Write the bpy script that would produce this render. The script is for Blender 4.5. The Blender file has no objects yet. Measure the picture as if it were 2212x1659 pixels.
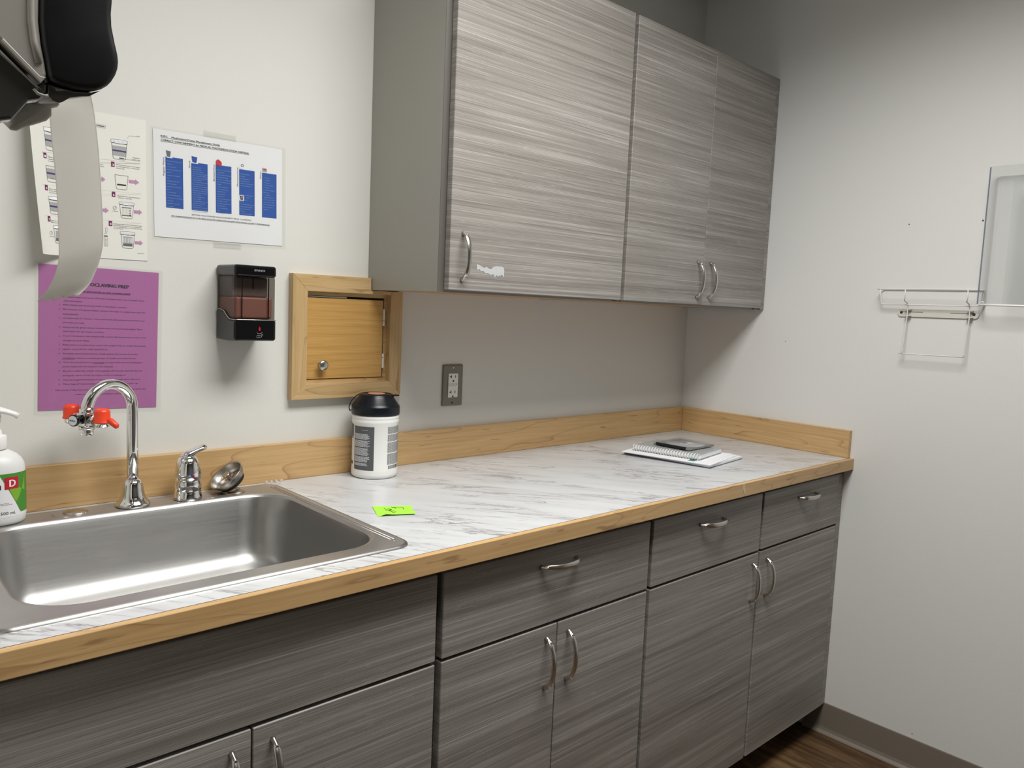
import bpy, bmesh, math, random
from mathutils import Vector, Matrix
S = bpy.context.scene
COL = S.collection
random.seed(7)
PI = math.pi

# ------------------------------------------------------------------ camera, world, lights, exposure
def make_camera():
    yaw, pitch, roll = 0.7467, -0.0972, 0.0426
    fw = Vector((math.sin(yaw)*math.cos(pitch), math.cos(yaw)*math.cos(pitch), math.sin(pitch)))
    rt = Vector((math.cos(yaw), -math.sin(yaw), 0)); up = rt.cross(fw)
    r2 = rt*math.cos(roll)+up*math.sin(roll); u2 = -rt*math.sin(roll)+up*math.cos(roll)
    cd = bpy.data.cameras.new('camera'); co = bpy.data.objects.new('camera', cd); COL.objects.link(co)
    m = Matrix((r2, u2, -fw)).transposed().to_4x4(); m.translation = Vector((-2.438, -1.6918, 1.3423))
    co.matrix_world = m
    cd.sensor_fit = 'HORIZONTAL'; cd.sensor_width = 36; cd.lens = 1676.98/2212*36; cd.clip_start = .02; cd.clip_end = 50
    S.camera = co
make_camera()
w = bpy.data.worlds.new('world'); S.world = w; w.use_nodes = True
w.node_tree.nodes['Background'].inputs[0].default_value = (.8, .85, .9, 1)
w.node_tree.nodes['Background'].inputs[1].default_value = .2
S.view_settings.view_transform = 'Standard'; S.view_settings.look = 'None'
S.view_settings.gamma = 1; S.view_settings.use_curve_mapping = False
S.view_settings.exposure = 0.0
CEIL = 2.55
LAMPS = [(-1.45, -1.15, 1.2, .6, 35.5), (-1.45, -2.85, 1.2, .6, 1.5)]   # louvred ceiling troffers: x, y, length, width, watts
SPREAD = math.radians(152)
LAMP_COLOR = (1.0, .99, .955)

# ------------------------------------------------------------------ measures (metres; x along the back wall, corner at 0, room towards -y)
H = .9172; D = .658; EH = .0354; ET = .0133; HB = .0872; TB = .0185
HU = 1.3771; DU = .3087; TU = 2.1371; DB = .6307
ZT = .866; ZDR = .7056; ZG = .6992; ZDB = .0993

# ------------------------------------------------------------------ materials
def nt(name):
    m = bpy.data.materials.new(name); m.use_nodes = True
    t = m.node_tree; b = t.nodes['Principled BSDF']
    return m, t, b
def plain(name, col, rough=.5, metal=0., coat=0., spec=.5, **kw):
    m, t, b = nt(name)
    b.inputs['Base Color'].default_value = (*col, 1); b.inputs['Roughness'].default_value = rough
    b.inputs['Metallic'].default_value = metal; b.inputs['Coat Weight'].default_value = coat
    b.inputs['Specular IOR Level'].default_value = spec
    n = t.nodes.new('ShaderNodeTexNoise'); n.inputs['Scale'].default_value = kw.get('ns', 60)
    mr = t.nodes.new('ShaderNodeMapRange'); mr.inputs[3].default_value = max(0, rough-.04); mr.inputs[4].default_value = min(1, rough+.04)
    tc = t.nodes.new('ShaderNodeTexCoord')
    t.links.new(tc.outputs['Object'], n.inputs['Vector'])
    t.links.new(n.outputs['Fac'], mr.inputs[0]); t.links.new(mr.outputs[0], b.inputs['Roughness'])
    if kw.get('bump'):
        bp = t.nodes.new('ShaderNodeBump'); bp.inputs['Strength'].default_value = kw['bump']; bp.inputs['Distance'].default_value = kw.get('bd', .001)
        t.links.new(n.outputs['Fac'], bp.inputs['Height']); t.links.new(bp.outputs[0], b.inputs['Normal'])
    return m
class G:
    """tiny node-graph helper"""
    def __init__(s, t): s.t = t
    def n(s, k, **ins):
        nd = s.t.nodes.new(k)
        for a, v in ins.items():
            if a.startswith('_'): setattr(nd, a[1:], v); continue
            key = int(a[1:]) if a[0] == 'i' and a[1:].isdigit() else a.replace('__', ' ')
            if hasattr(v, 'is_output'): s.t.links.new(v, nd.inputs[key])
            else: nd.inputs[key].default_value = v
        return nd
    def math(s, op, a, b=0., c=None):
        nd = s.n('ShaderNodeMath', _operation=op, i0=a, i1=b)
        if c is not None: nd.inputs[2].default_value = c
        return nd.outputs[0]
    def ramp(s, fac, stops, interp='LINEAR'):
        nd = s.n('ShaderNodeValToRGB', Fac=fac); e = nd.color_ramp.elements; nd.color_ramp.interpolation = interp
        while len(e) > 1: e.remove(e[-1])
        e[0].position = stops[0][0]; e[0].color = (*stops[0][1], 1)
        for p, c in stops[1:]:
            q = e.new(p); q.color = (*c, 1)
        return nd.outputs[0]
    def coords(s, scale=(1, 1, 1), rot=(0, 0, 0), rnd=0.):
        tc = s.n('ShaderNodeTexCoord').outputs['Object']
        if rnd:
            oi = s.n('ShaderNodeObjectInfo').outputs['Random']
            off = s.math('MULTIPLY', oi, rnd)
            cv = s.n('ShaderNodeCombineXYZ', X=off, Y=off, Z=off).outputs[0]
            tc = s.n('ShaderNodeVectorMath', _operation='ADD', i0=tc, i1=cv).outputs[0]
        if any(rot): tc = s.n('ShaderNodeMapping', Vector=tc, Rotation=rot).outputs[0]
        return s.n('ShaderNodeMapping', Vector=tc, Scale=scale).outputs[0]
    def noise(s, v, scale, detail=4., rough=.55, dist=0.):
        return s.n('ShaderNodeTexNoise', Vector=v, Scale=scale, Detail=detail, Roughness=rough, Distortion=dist).outputs[0]
    def bump(s, h, strength, dist):
        return s.n('ShaderNodeBump', Height=h, Strength=strength, Distance=dist).outputs[0]
def mix(g, f, a, b, mode='MIX'):
    nd = g.t.nodes.new('ShaderNodeMix'); nd.data_type = 'RGBA'; nd.blend_type = mode
    for i, v in ((0, f), (6, a), (7, b)):
        if hasattr(v, 'is_output'): g.t.links.new(v, nd.inputs[i])
        elif i == 0: nd.inputs[0].default_value = v
        else: nd.inputs[i].default_value = (*v, 1)
    return nd.outputs[2]

def laminate_mat():
    m, t, b = nt('grey_grain_laminate'); g = G(t)
    c1 = g.coords((.45, .45, 48), (0, 0, 0), 17.); n1 = g.noise(c1, 2.2, 7, .70, .05)
    c2 = g.coords((1.1, 1.1, 420), (0, .0, 0), 17.); n2 = g.noise(c2, 1.6, 5, .72, .1)
    c3 = g.coords((.8, .8, 13), (0, 0, 0), 17.); n3 = g.noise(c3, 1.6, 4, .6, .05)
    f = g.math('ADD', g.math('MULTIPLY', n1, .34), g.math('ADD', g.math('MULTIPLY', n2, .40), g.math('MULTIPLY', n3, .26)))
    col = g.ramp(f, [(.40, (.175, .160, .143)), (.47, (.240, .222, .203)), (.53, (.300, .281, .260)), (.61, (.42, .40, .378))])
    edge = g.ramp(g.math('FRACT', g.math('MULTIPLY', n3, 7.)), [(0, (1, 1, 1)), (.035, (.5, .5, .5)), (.09, (0, 0, 0))])
    mk = g.ramp(n1, [(.47, (0, 0, 0)), (.56, (1, 1, 1))])
    gl = g.ramp(n2, [(.56, (0, 0, 0)), (.66, (1, 1, 1))])
    col = mix(g, g.math('MULTIPLY', mix(g, 1., gl, mk, 'MULTIPLY'), .45), col, (.60, .585, .57))
    col = mix(g, g.math('MULTIPLY', edge, .18), col, (.60, .585, .57))
    dl = g.ramp(n2, [(.36, (1, 1, 1)), (.44, (0, 0, 0))])
    col = mix(g, g.math('MULTIPLY', dl, .35), col, (.13, .118, .11))
    t.links.new(col, b.inputs['Base Color']); b.inputs['Roughness'].default_value = .48
    t.links.new(g.bump(g.math('ADD', n2, g.math('MULTIPLY', n1, .5)), .28, .0012), b.inputs['Normal'])
    return m
def maple_mat(name, axis='X', tone=(1, 1, 1), dark=1.):
    m, t, b = nt(name); g = G(t)
    sc = {'X': (1.0, 9, 9), 'Y': (9, 1.0, 9), 'Z': (9, 9, 1.0)}[axis]
    c = g.coords(sc, (0, 0, 0), 9.)
    big = g.noise(c, 1.2, 2, .45, .2)
    rings = g.math('FRACT', g.math('MULTIPLY', big, 9.))
    line = g.ramp(rings, [(0, (1, 1, 1)), (.03, (.35, .35, .35)), (.14, (0, 0, 0)), (.985, (0, 0, 0)), (1, (.9, .9, .9))])
    sf = {'X': (3, 110, 110), 'Y': (110, 3, 110), 'Z': (110, 110, 3)}[axis]
    cf = g.coords(sf, (0, 0, 0), 9.); fine = g.noise(cf, 1.5, 4, .6)
    sk = {'X': (7, 60, 60), 'Y': (60, 7, 60), 'Z': (60, 60, 7)}[axis]
    fk = g.ramp(g.noise(g.coords(sk, (0, 0, 0), 9.), 1.3, 2, .5), [(.665, (0, 0, 0)), (.72, (1, 1, 1))])
    base = g.ramp(fine, [(.3, (.50*tone[0], .315*tone[1], .135*tone[2])), (.7, (.62*tone[0], .41*tone[1], .20*tone[2]))])
    var = g.ramp(big, [(.3, (.95, .94, .92)), (.7, (1.03, 1.03, 1.02))])
    base = mix(g, 1., base, var, 'MULTIPLY')
    base = mix(g, g.math('MULTIPLY', line, .55*dark), base, (.22, .10, .035))
    base = mix(g, g.math('MULTIPLY', fk, .5), base, (.16, .07, .03))
    t.links.new(base, b.inputs['Base Color']); b.inputs['Roughness'].default_value = .42
    b.inputs['Coat Weight'].default_value = .15; b.inputs['Coat Roughness'].default_value = .3
    return m
def pine_mat():
    m, t, b = nt('honey_pine'); g = G(t)
    c = g.coords((1.1, 1, 9), (0, 0, 0)); n = g.noise(c, 1.1, 2, .4, .1)
    sep = g.n('ShaderNodeSeparateXYZ', Vector=g.n('ShaderNodeTexCoord').outputs['Object']).outputs[2]
    f = g.math('FRACT', g.math('ADD', g.math('MULTIPLY', n, 3.5), g.math('MULTIPLY', sep, 52.)))
    line = g.ramp(f, [(0, (.75, .75, .75)), (.1, (.1, .1, .1)), (.5, (0, 0, 0)), (.85, (.25, .25, .25)), (1, (1, 1, 1))])
    fine = g.noise(g.coords((5, 5, 160)), 1.5, 3)
    base = g.ramp(fine, [(.3, (.48, .265, .075)), (.7, (.57, .345, .11))])
    base = mix(g, g.math('MULTIPLY', line, .45), base, (.38, .17, .035))
    t.links.new(base, b.inputs['Base Color']); b.inputs['Roughness'].default_value = .4
    return m
def marble_mat():
    m, t, b = nt('white_marble_laminate'); g = G(t)
    rz = math.radians(52)
    c = g.coords((1.7, 9, 1), (0, 0, rz)); n = g.noise(c, 1.9, 8, .66, .55)
    v = g.math('ABSOLUTE', g.math('SUBTRACT', n, .5))
    vein = g.ramp(v, [(0, (1, 1, 1)), (.006, (.75, .75, .75)), (.022, (0, 0, 0))])
    msk = g.ramp(g.noise(g.coords((1.3, 4.0, 1), (0, 0, rz)), 2.6, 3, .5, .3), [(.43, (0, 0, 0)), (.56, (1, 1, 1))])
    c2 = g.coords((3.2, 30, 1), (0, 0, rz)); n2 = g.noise(c2, 1.7, 6, .66, .35)
    st = g.ramp(n2, [(.54, (0, 0, 0)), (.66, (1, 1, 1))])
    msk2 = g.ramp(g.noise(g.coords((2, 5, 1), (0, 0, rz)), 2.2, 3, .5, .3), [(.36, (0, 0, 0)), (.58, (1, 1, 1))])
    cloud = g.ramp(g.noise(g.coords((1.6, 9, 1), (0, 0, rz)), 2.1, 4, .5, .3), [(.35, (.595, .615, .63)), (.65, (.53, .54, .55))])
    col = mix(g, g.math('MULTIPLY', mix(g, 1., st, msk2, 'MULTIPLY'), .55), cloud, (.22, .205, .225))
    col = mix(g, g.math('MULTIPLY', mix(g, 1., vein, msk, 'MULTIPLY'), .8), col, (.16, .13, .145))
    t.links.new(col, b.inputs['Base Color']); b.inputs['Roughness'].default_value = .28
    return m
def wall_mat(name, col):
    m, t, b = nt(name); g = G(t)
    n = g.noise(g.coords(), 260, 3, .6); n2 = g.noise(g.coords(), 60, 2, .5)
    b.inputs['Base Color'].default_value = (*col, 1); b.inputs['Roughness'].default_value = .55
    b.inputs['Specular IOR Level'].default_value = .3
    t.links.new(g.bump(g.math('ADD', n, g.math('MULTIPLY', n2, .8)), .14, .0012), b.inputs['Normal'])
    return m
def floor_mat():
    m, t, b = nt('wood_plank_vinyl'); g = G(t)
    br = g.n('ShaderNodeTexBrick', Vector=g.coords((1, 1, 1), (0, 0, PI/2)), Scale=1., Color1=(.25, .25, .25, 1), Color2=(.8, .8, .8, 1), Mortar=(0, 0, 0, 1))
    br.inputs['Mortar Size'].default_value = .0012; br.inputs['Brick Width'].default_value = .9; br.inputs['Row Height'].default_value = .15
    br.offset = .37
    n = g.noise(g.coords((16, 1.5, 1)), 2.5, 6, .65, .6); n2 = g.noise(g.coords((3, 1, 1)), 3.5, 4, .6, .8)
    f = g.math('ADD', g.math('MULTIPLY', n, .6), g.math('MULTIPLY', n2, .4))
    col = g.ramp(f, [(.33, (.035, .017, .008)), (.5, (.115, .062, .028)), (.66, (.24, .145, .07))])
    col = mix(g, .45, col, br.outputs[0], 'MULTIPLY')
    t.links.new(col, b.inputs['Base Color']); b.inputs['Roughness'].default_value = .4
    return m
def brushed(name, col, rough, aniso_scale=(2, 60, 60), bump=.05, metal=1., aniso=0.):
    m, t, b = nt(name); g = G(t)
    n = g.noise(g.coords(aniso_scale), 4, 4, .6)
    b.inputs['Base Color'].default_value = (*col, 1); b.inputs['Metallic'].default_value = metal
    if aniso:      # brushed along x: the highlight spreads across the grain
        b.inputs['Anisotropic'].default_value = aniso
        t.links.new(g.n('ShaderNodeCombineXYZ', X=0., Y=.7, Z=.7).outputs[0], b.inputs['Tangent'])
    t.links.new(g.n('ShaderNodeMapRange', Value=n, i3=rough-.07, i4=rough+.08).outputs[0], b.inputs['Roughness'])
    t.links.new(g.bump(n, bump, .0006), b.inputs['Normal'])
    return m
def clear_mat(name, tint, alpha, rough=.05, ior=1.45, col=(1, 1, 1)):
    """thin clear plastic: mostly see-through, fresnel reflection"""
    m = bpy.data.materials.new(name); m.use_nodes = True; t = m.node_tree; g = G(t)
    t.nodes.remove(t.nodes['Principled BSDF']); out = t.nodes['Material Output']
    tr = g.n('ShaderNodeBsdfTransparent', Color=(*tint, 1)).outputs[0]
    df = g.n('ShaderNodeBsdfDiffuse', Color=(*col, 1)).outputs[0]
    a = g.n('ShaderNodeMixShader', i0=alpha, i1=tr, i2=df).outputs[0]
    fc = g.n('ShaderNodeLayerWeight', Blend=.5).outputs['Facing']
    f0 = ((ior-1)/(ior+1))**2
    fr = g.math('ADD', g.math('MULTIPLY', g.math('POWER', fc, 5.), .55), f0)
    gls = g.n('ShaderNodeBsdfGlossy', Roughness=rough).outputs[0]
    mx = g.n('ShaderNodeMixShader', i0=fr, i1=a, i2=gls).outputs[0]
    t.links.new(mx, out.inputs[0]); return m
M = {}
M['lam'] = laminate_mat()
M['carc'] = plain('grey_cabinet_side', (.32, .31, .28), .45, ns=20)
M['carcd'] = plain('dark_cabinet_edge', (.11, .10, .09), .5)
M['mapx'] = maple_mat('maple_along_x', 'X'); M['mapy'] = maple_mat('maple_along_y', 'Y')
M['mapz'] = maple_mat('maple_along_z', 'Z', (.93, .98, 1.02))
M['mapf'] = maple_mat('maple_frame_rail', 'X', (.93, .98, 1.02))
M['under'] = maple_mat('orange_birch_underside', 'X', (1.0, .72, .4), .5)
M['pine'] = pine_mat(); M['marble'] = marble_mat()
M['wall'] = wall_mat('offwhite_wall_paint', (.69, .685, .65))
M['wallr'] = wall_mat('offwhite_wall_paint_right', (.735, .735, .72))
M['wallf'] = wall_mat('taupe_wall_paint', (.26, .25, .235))
M['ceil'] = plain('ceiling_tile', (.72, .72, .70), .9, bump=.2, ns=150)
M['floor'] = floor_mat()
M['base'] = plain('taupe_rubber_base', (.205, .175, .14), .45)
M['steel'] = brushed('brushed_stainless', (.46, .45, .44), .36, (3, 160, 160), .015, 1., .6)
M['steelb'] = brushed('brushed_bowl_steel', (.44, .435, .425), .36, (2, 160, 160), .02, 1., .62)
M['nickel'] = plain('satin_nickel', (.56, .54, .50), .26, 1.)
M['chrome'] = plain('polished_chrome', (.80, .80, .80), .05, 1.)
M['dsteel'] = plain('worn_strainer_steel', (.46, .44, .41), .34, 1.)
M['red'] = plain('red_rubber', (.80, .055, .015), .35)
M['blk'] = plain('glossy_black_plastic', (.005, .005, .006), .13, 0, .1, .35)
M['blks'] = plain('satin_black_plastic', (.006, .006, .007), .36, 0, 0, .35)
M['lid'] = plain('navy_black_lid', (.004, .007, .012), .32, 0, 0, .35)
M['white'] = plain('white_plastic', (.82, .82, .80), .35)
M['milky'] = plain('milky_bottle_plastic', (.74, .75, .74), .4)
M['paper'] = plain('white_paper', (.80, .81, .84), .75); M['paperw'] = plain('chart_paper', (.76, .75, .70), .6)
M['pink'] = plain('magenta_paper', (.40, .125, .345), .6)
M['ink'] = plain('black_ink', (.02, .02, .022), .6); M['inkp'] = plain('purple_black_ink', (.045, .01, .05), .6)
M['blue'] = plain('blue_print', (.010, .080, .37), .7, spec=.2); M['maroon'] = plain('maroon_print', (.17, .012, .09), .6)
M['mauve'] = plain('mauve_print', (.46, .25, .40), .6); M['gry'] = plain('grey_print', (.36, .37, .37), .6)
M['dgry'] = plain('dark_grey_print', (.12, .12, .13), .6); M['violet'] = plain('violet_print', (.06, .03, .16), .6)
M['wink'] = plain('white_print', (.80, .82, .85), .6); M['lblue'] = plain('pale_blue_print', (.22, .34, .66), .6)
M['film'] = clear_mat('laminating_film', (.985, .985, .98), .015, .06, 1.28)
M['tape'] = clear_mat('clear_tape', (.96, .96, .95), .10, .12, 1.35)
M['acr'] = clear_mat('clear_acrylic', (.965, .97, .97), .03, .03, 1.45)
M['smoke'] = clear_mat('smoked_window', (.52, .49, .47), .03, .06, 1.4, (.02, .02, .02))
M['soap'] = plain('pink_brown_soap', (.62, .31, .26), .4); M['tank'] = plain('grey_soap_tank', (.30, .27, .25), .5)
M['slate'] = plain('slate_label', (.085, .095, .10), .5); M['gold'] = plain('copper_sticker', (.55, .28, .18), .4)
M['sgrey'] = plain('grey_translucent_plastic', (.30, .285, .26), .35); M['sdark'] = plain('smoky_dark_plastic', (.035, .034, .031), .2, 0, .5)
M['slobe'] = plain('pale_smoke_plastic', (.36, .345, .32), .28, 0, .3)
def towel_mat():
    m, t, b = nt('soft_paper_towel'); g = G(t)
    b.inputs['Base Color'].default_value = (.84, .83, .80, 1); b.inputs['Roughness'].default_value = .9
    tl_ = g.n('ShaderNodeBsdfTranslucent', Color=(.90, .89, .86, 1)).outputs[0]
    t.links.new(g.bump(g.noise(g.coords(), 400, 3), .2, .0006), b.inputs['Normal'])
    t.links.new(g.n('ShaderNodeMixShader', i0=.5, i1=b.outputs[0], i2=tl_).outputs[0], t.nodes['Material Output'].inputs[0]); return m
M['towel'] = towel_mat()
M['note'] = plain('lime_sticky_paper', (.36, .80, .06), .7)
M['cream'] = plain('cream_enamel', (.66, .65, .59), .35); M['wire'] = plain('white_coated_wire', (.74, .74, .71), .35)
M['green'] = plain('green_label', (.06, .26, .03), .4); M['lgreen'] = plain('light_green_label', (.20, .42, .03), .4); M['dred'] = plain('red_label', (.52, .01, .03), .4)
M['glue'] = plain('torn_sticker_residue', (.50, .51, .52), .8, bump=.6, ns=400)
M['scuff'] = plain('pale_scuff', (.66, .53, .38), .7)
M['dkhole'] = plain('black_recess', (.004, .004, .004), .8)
M['teal'] = plain('teal_cover', (.05, .22, .2), .5); M['cdg'] = plain('grey_disc_tray', (.20, .20, .20), .3); M['cdd'] = plain('silver_disc', (.55, .55, .57), .3)
M['pvc'] = clear_mat('clear_bead_caulk', (.9, .9, .9), .25, .1)
m, t, b = nt('lamp_diffuser'); M['lamp'] = m
b.inputs['Emission Color'].default_value = (*LAMP_COLOR, 1)

# ------------------------------------------------------------------ mesh helpers
class MB:
    def __init__(s): s.bm = bmesh.new(); s.mats = []
    def mi(s, m):
        if m is None: return 0
        if m not in s.mats: s.mats.append(m)
        return s.mats.index(m)
    def add(s, tmp, mtx=None, m=None, fn=None):
        i = s.mi(m); vm = {}
        for v in tmp.verts:
            c = v.co.copy()
            if mtx is not None: c = mtx @ c
            if fn is not None: c = Vector(fn(c))
            vm[v] = s.bm.verts.new(c)
        for f in tmp.faces:
            try: nf = s.bm.faces.new([vm[v] for v in f.verts])
            except ValueError: continue
            nf.material_index = i; nf.smooth = f.smooth
        tmp.free(); return s
    def box(s, x0, x1, y0, y1, z0, z1, bev=0., seg=2, mtx=None, m=None, fn=None, cuts=0):
        t = bmesh.new(); bmesh.ops.create_cube(t, size=1)
        for v in t.verts: v.co = Vector(((x0+x1)/2+v.co.x*(x1-x0), (y0+y1)/2+v.co.y*(y1-y0), (z0+z1)/2+v.co.z*(z1-z0)))
        if cuts: bmesh.ops.subdivide_edges(t, edges=t.edges[:], cuts=cuts, use_grid_fill=True)
        if bev: bmesh.ops.bevel(t, geom=t.edges[:], offset=bev, segments=seg, profile=.5, affect='EDGES', clamp_overlap=True)
        return s.add(t, mtx, m, fn)
    def prism(s, pts, d0, d1, plane='xz', bev=0., seg=2, mtx=None, m=None, smooth=False):
        t = bmesh.new()
        mp = {'xz': lambda a, b, d: (a, d, b), 'yz': lambda a, b, d: (d, a, b), 'xy': lambda a, b, d: (a, b, d)}[plane]
        A = [t.verts.new(mp(a, b, d0)) for a, b in pts]; B = [t.verts.new(mp(a, b, d1)) for a, b in pts]
        f1 = t.faces.new(A); f2 = t.faces.new(B[::-1]); n = len(pts)
        for i in range(n):
            f = t.faces.new([A[i], B[i], B[(i+1) % n], A[(i+1) % n]]); f.smooth = smooth
        bmesh.ops.recalc_face_normals(t, faces=t.faces[:])
        if bev:
            es = [e for e in t.edges if (e.verts[0] in A and e.verts[1] in A) or (e.verts[0] in B and e.verts[1] in B)]
            bmesh.ops.bevel(t, geom=es, offset=bev, segments=seg, profile=.5, affect='EDGES', clamp_overlap=True)
            if smooth:
                for f in t.faces: f.smooth = True
        return s.add(t, mtx, m)
    def lathe(s, prof, c=(0, 0, 0), segs=48, mtx=None, m=None, smooth=True, cap=True, sx=1, sy=1):
        t = bmesh.new(); rings = []
        for r, z in prof:
            rings.append([t.verts.new((c[0]+sx*r*math.cos(2*PI*k/segs), c[1]+sy*r*math.sin(2*PI*k/segs), c[2]+z)) for k in range(segs)])
        for a, b in zip(rings, rings[1:]):
            for k in range(segs):
                f = t.faces.new([a[k], a[(k+1) % segs], b[(k+1) % segs], b[k]]); f.smooth = smooth
        if cap: t.faces.new(rings[0][::-1]); t.faces.new(rings[-1])
        bmesh.ops.recalc_face_normals(t, faces=t.faces[:])
        return s.add(t, mtx, m)
    def tube(s, pts, r, segs=10, closed=False, m=None, mtx=None, flat=None, cap=True, up=None):
        """sweep an ellipse; r float or list; flat = (along-normal scale, along-binormal scale) per point or one"""
        t = bmesh.new(); P = [Vector(p) for p in pts]; n = len(P); rings = []
        prevn = None
        for i in range(n):
            a = P[(i-1) % n] if (closed or i > 0) else P[i]; c = P[(i+1) % n] if (closed or i < n-1) else P[i]
            tg = (c-a).normalized()
            if up is not None: nn = (Vector(up)-tg*tg.dot(Vector(up)))
            elif prevn is None:
                h = Vector((0, 0, 1)) if abs(tg.z) < .9 else Vector((1, 0, 0)); nn = h-tg*tg.dot(h)
            else: nn = prevn-tg*tg.dot(prevn)
            nn.normalize(); prevn = nn; bn = tg.cross(nn)
            rr = r[i] if isinstance(r, (list, tuple)) else r
            fl = (1, 1) if flat is None else (flat[i] if isinstance(flat, list) else flat)
            rings.append([t.verts.new(P[i]+nn*(rr*fl[0]*math.cos(2*PI*k/segs))+bn*(rr*fl[1]*math.sin(2*PI*k/segs))) for k in range(segs)])
        rng = range(n) if closed else range(n-1)
        for i in rng:
            a, b = rings[i], rings[(i+1) % n]
            for k in range(segs):
                f = t.faces.new([a[k], a[(k+1) % segs], b[(k+1) % segs], b[k]]); f.smooth = True
        if cap and not closed: t.faces.new(rings[0][::-1]); t.faces.new(rings[-1])
        bmesh.ops.recalc_face_normals(t, faces=t.faces[:])
        return s.add(t, mtx, m)
    def poly(s, pts, m=None, fn=None, smooth=False):
        t = bmesh.new(); t.faces.new([t.verts.new(p) for p in pts])
        return s.add(t, None, m, fn)
    def build(s, name, mat, parent=None, loc=None, bevel=0.):
        me = bpy.data.meshes.new(name); org = Vector((0, 0, 0))
        if parent is not None: org = Vector(parent['_w']) if '_w' in parent else parent.location.copy()
        elif loc is not None: org = Vector(loc)
        for v in s.bm.verts: v.co -= org
        s.bm.normal_update(); s.bm.to_mesh(me); s.bm.free()
        for mm in (s.mats or [mat]): me.materials.append(M[mm] if isinstance(mm, str) else mm)
        o = bpy.data.objects.new(name, me); COL.objects.link(o)
        if parent is not None: o.parent = parent; o['_w'] = tuple(org)
        elif loc is not None: o.location = loc
        if bevel:
            md = o.modifiers.new('bevel', 'BEVEL'); md.width = bevel; md.segments = 2; md.limit_method = 'ANGLE'
        return o
def tag(o, label, cat, group=None):
    o['label'] = label; o['category'] = cat
    if group: o['group'] = group
    return o
def thing(name, loc, label, cat, group=None):
    o = bpy.data.objects.new(name, None); COL.objects.link(o); o.location = loc; o.empty_display_size = .02
    return tag(o, label, cat, group)
def struct(name, mb, mat, **k):
    o = mb.build(name, mat, **k); o['kind'] = 'structure'; return o
_tc = {}
def text_geo(body):
    """glyph outlines of a line of lettering as (verts, faces, xmin, xmax)"""
    if body in _tc: return _tc[body]
    cu = bpy.data.curves.new('t', 'FONT'); cu.body = body; cu.size = 1; cu.resolution_u = 2
    o = bpy.data.objects.new('t', cu); COL.objects.link(o)
    dg = bpy.context.evaluated_depsgraph_get(); dg.update()
    me = o.evaluated_get(dg).to_mesh()
    vs = [(v.co.x, v.co.y) for v in me.vertices]; fs = [tuple(p.vertices) for p in me.polygons]
    o.evaluated_get(dg).to_mesh_clear(); bpy.data.objects.remove(o); bpy.data.curves.remove(cu)
    xs = [v[0] for v in vs] or [0]
    _tc[body] = (vs, fs, min(xs), max(xs)); return _tc[body]
def put_text(mb, body, s, t, cap, width=None, fn=None, m=None, rot=0, bold=0, shear=0):
    """lettering in sheet coords (s right, t down, metres); cap = capital height; rot=1: reads upwards"""
    vs, fs, x0, x1 = text_geo(body); k = cap/.72
    kx = k if width is None else width/(x1-x0)
    for b in range(bold+1):
        tm = bmesh.new(); vv = []
        for x, y in vs:
            a, c = (x-x0+shear*y)*kx+b*cap*.09, y*k
            p = (s+a, t-c) if not rot else (s-c, t-a)
            vv.append(tm.verts.new((p[0], 0, p[1])))
        for f in fs:
            try: tm.faces.new([vv[i] for i in f])
            except ValueError: pass
        mb.add(tm, None, m, lambda c: fn(c.x, c.z, b*.00002))
def rr(x0, x1, y0, y1, r, n=8):
    P = []
    for cx, cy, a0 in ((x1-r, y1-r, 0), (x0+r, y1-r, PI/2), (x0+r, y0+r, PI), (x1-r, y0+r, 1.5*PI)):
        for k in range(n+1):
            a = a0+PI/2*k/n; P.append((cx+r*math.cos(a), cy+r*math.sin(a)))
    return P

# ------------------------------------------------------------------ room shell
RX0, RY0 = -3.9, -3.6
XL = -2.50; TH = .12
struct('floor', MB().box(RX0, TH, RY0, TH, -.1, 0), 'floor')
struct('ceiling', MB().box(RX0, TH, RY0, TH, CEIL, CEIL+.1), 'ceil')
struct('wall_back', MB().box(RX0, 0, 0, TH, 0, CEIL), 'wall')
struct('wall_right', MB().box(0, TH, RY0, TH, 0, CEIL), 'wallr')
struct('wall_left', MB().box(XL-TH, XL, -1.15, 0, 0, CEIL, .002), 'wall')
struct('wall_far', MB().box(RX0-TH, RX0, RY0, TH, 0, CEIL), 'wallf')
struct('wall_front', MB().box(RX0, TH, RY0-TH, RY0, 0, CEIL), 'wallf')
b = MB(); prof = [(0, .1016), (-.0025, .1010), (-.003, .098), (-.003, .020), (-.0055, .010), (-.0115, .0030), (-.013, 0), (0, 0)]
b.prism([(x, z) for x, z in prof], RY0, -.565, 'xz', smooth=False); struct('baseboard_right', b, 'base')

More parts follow.
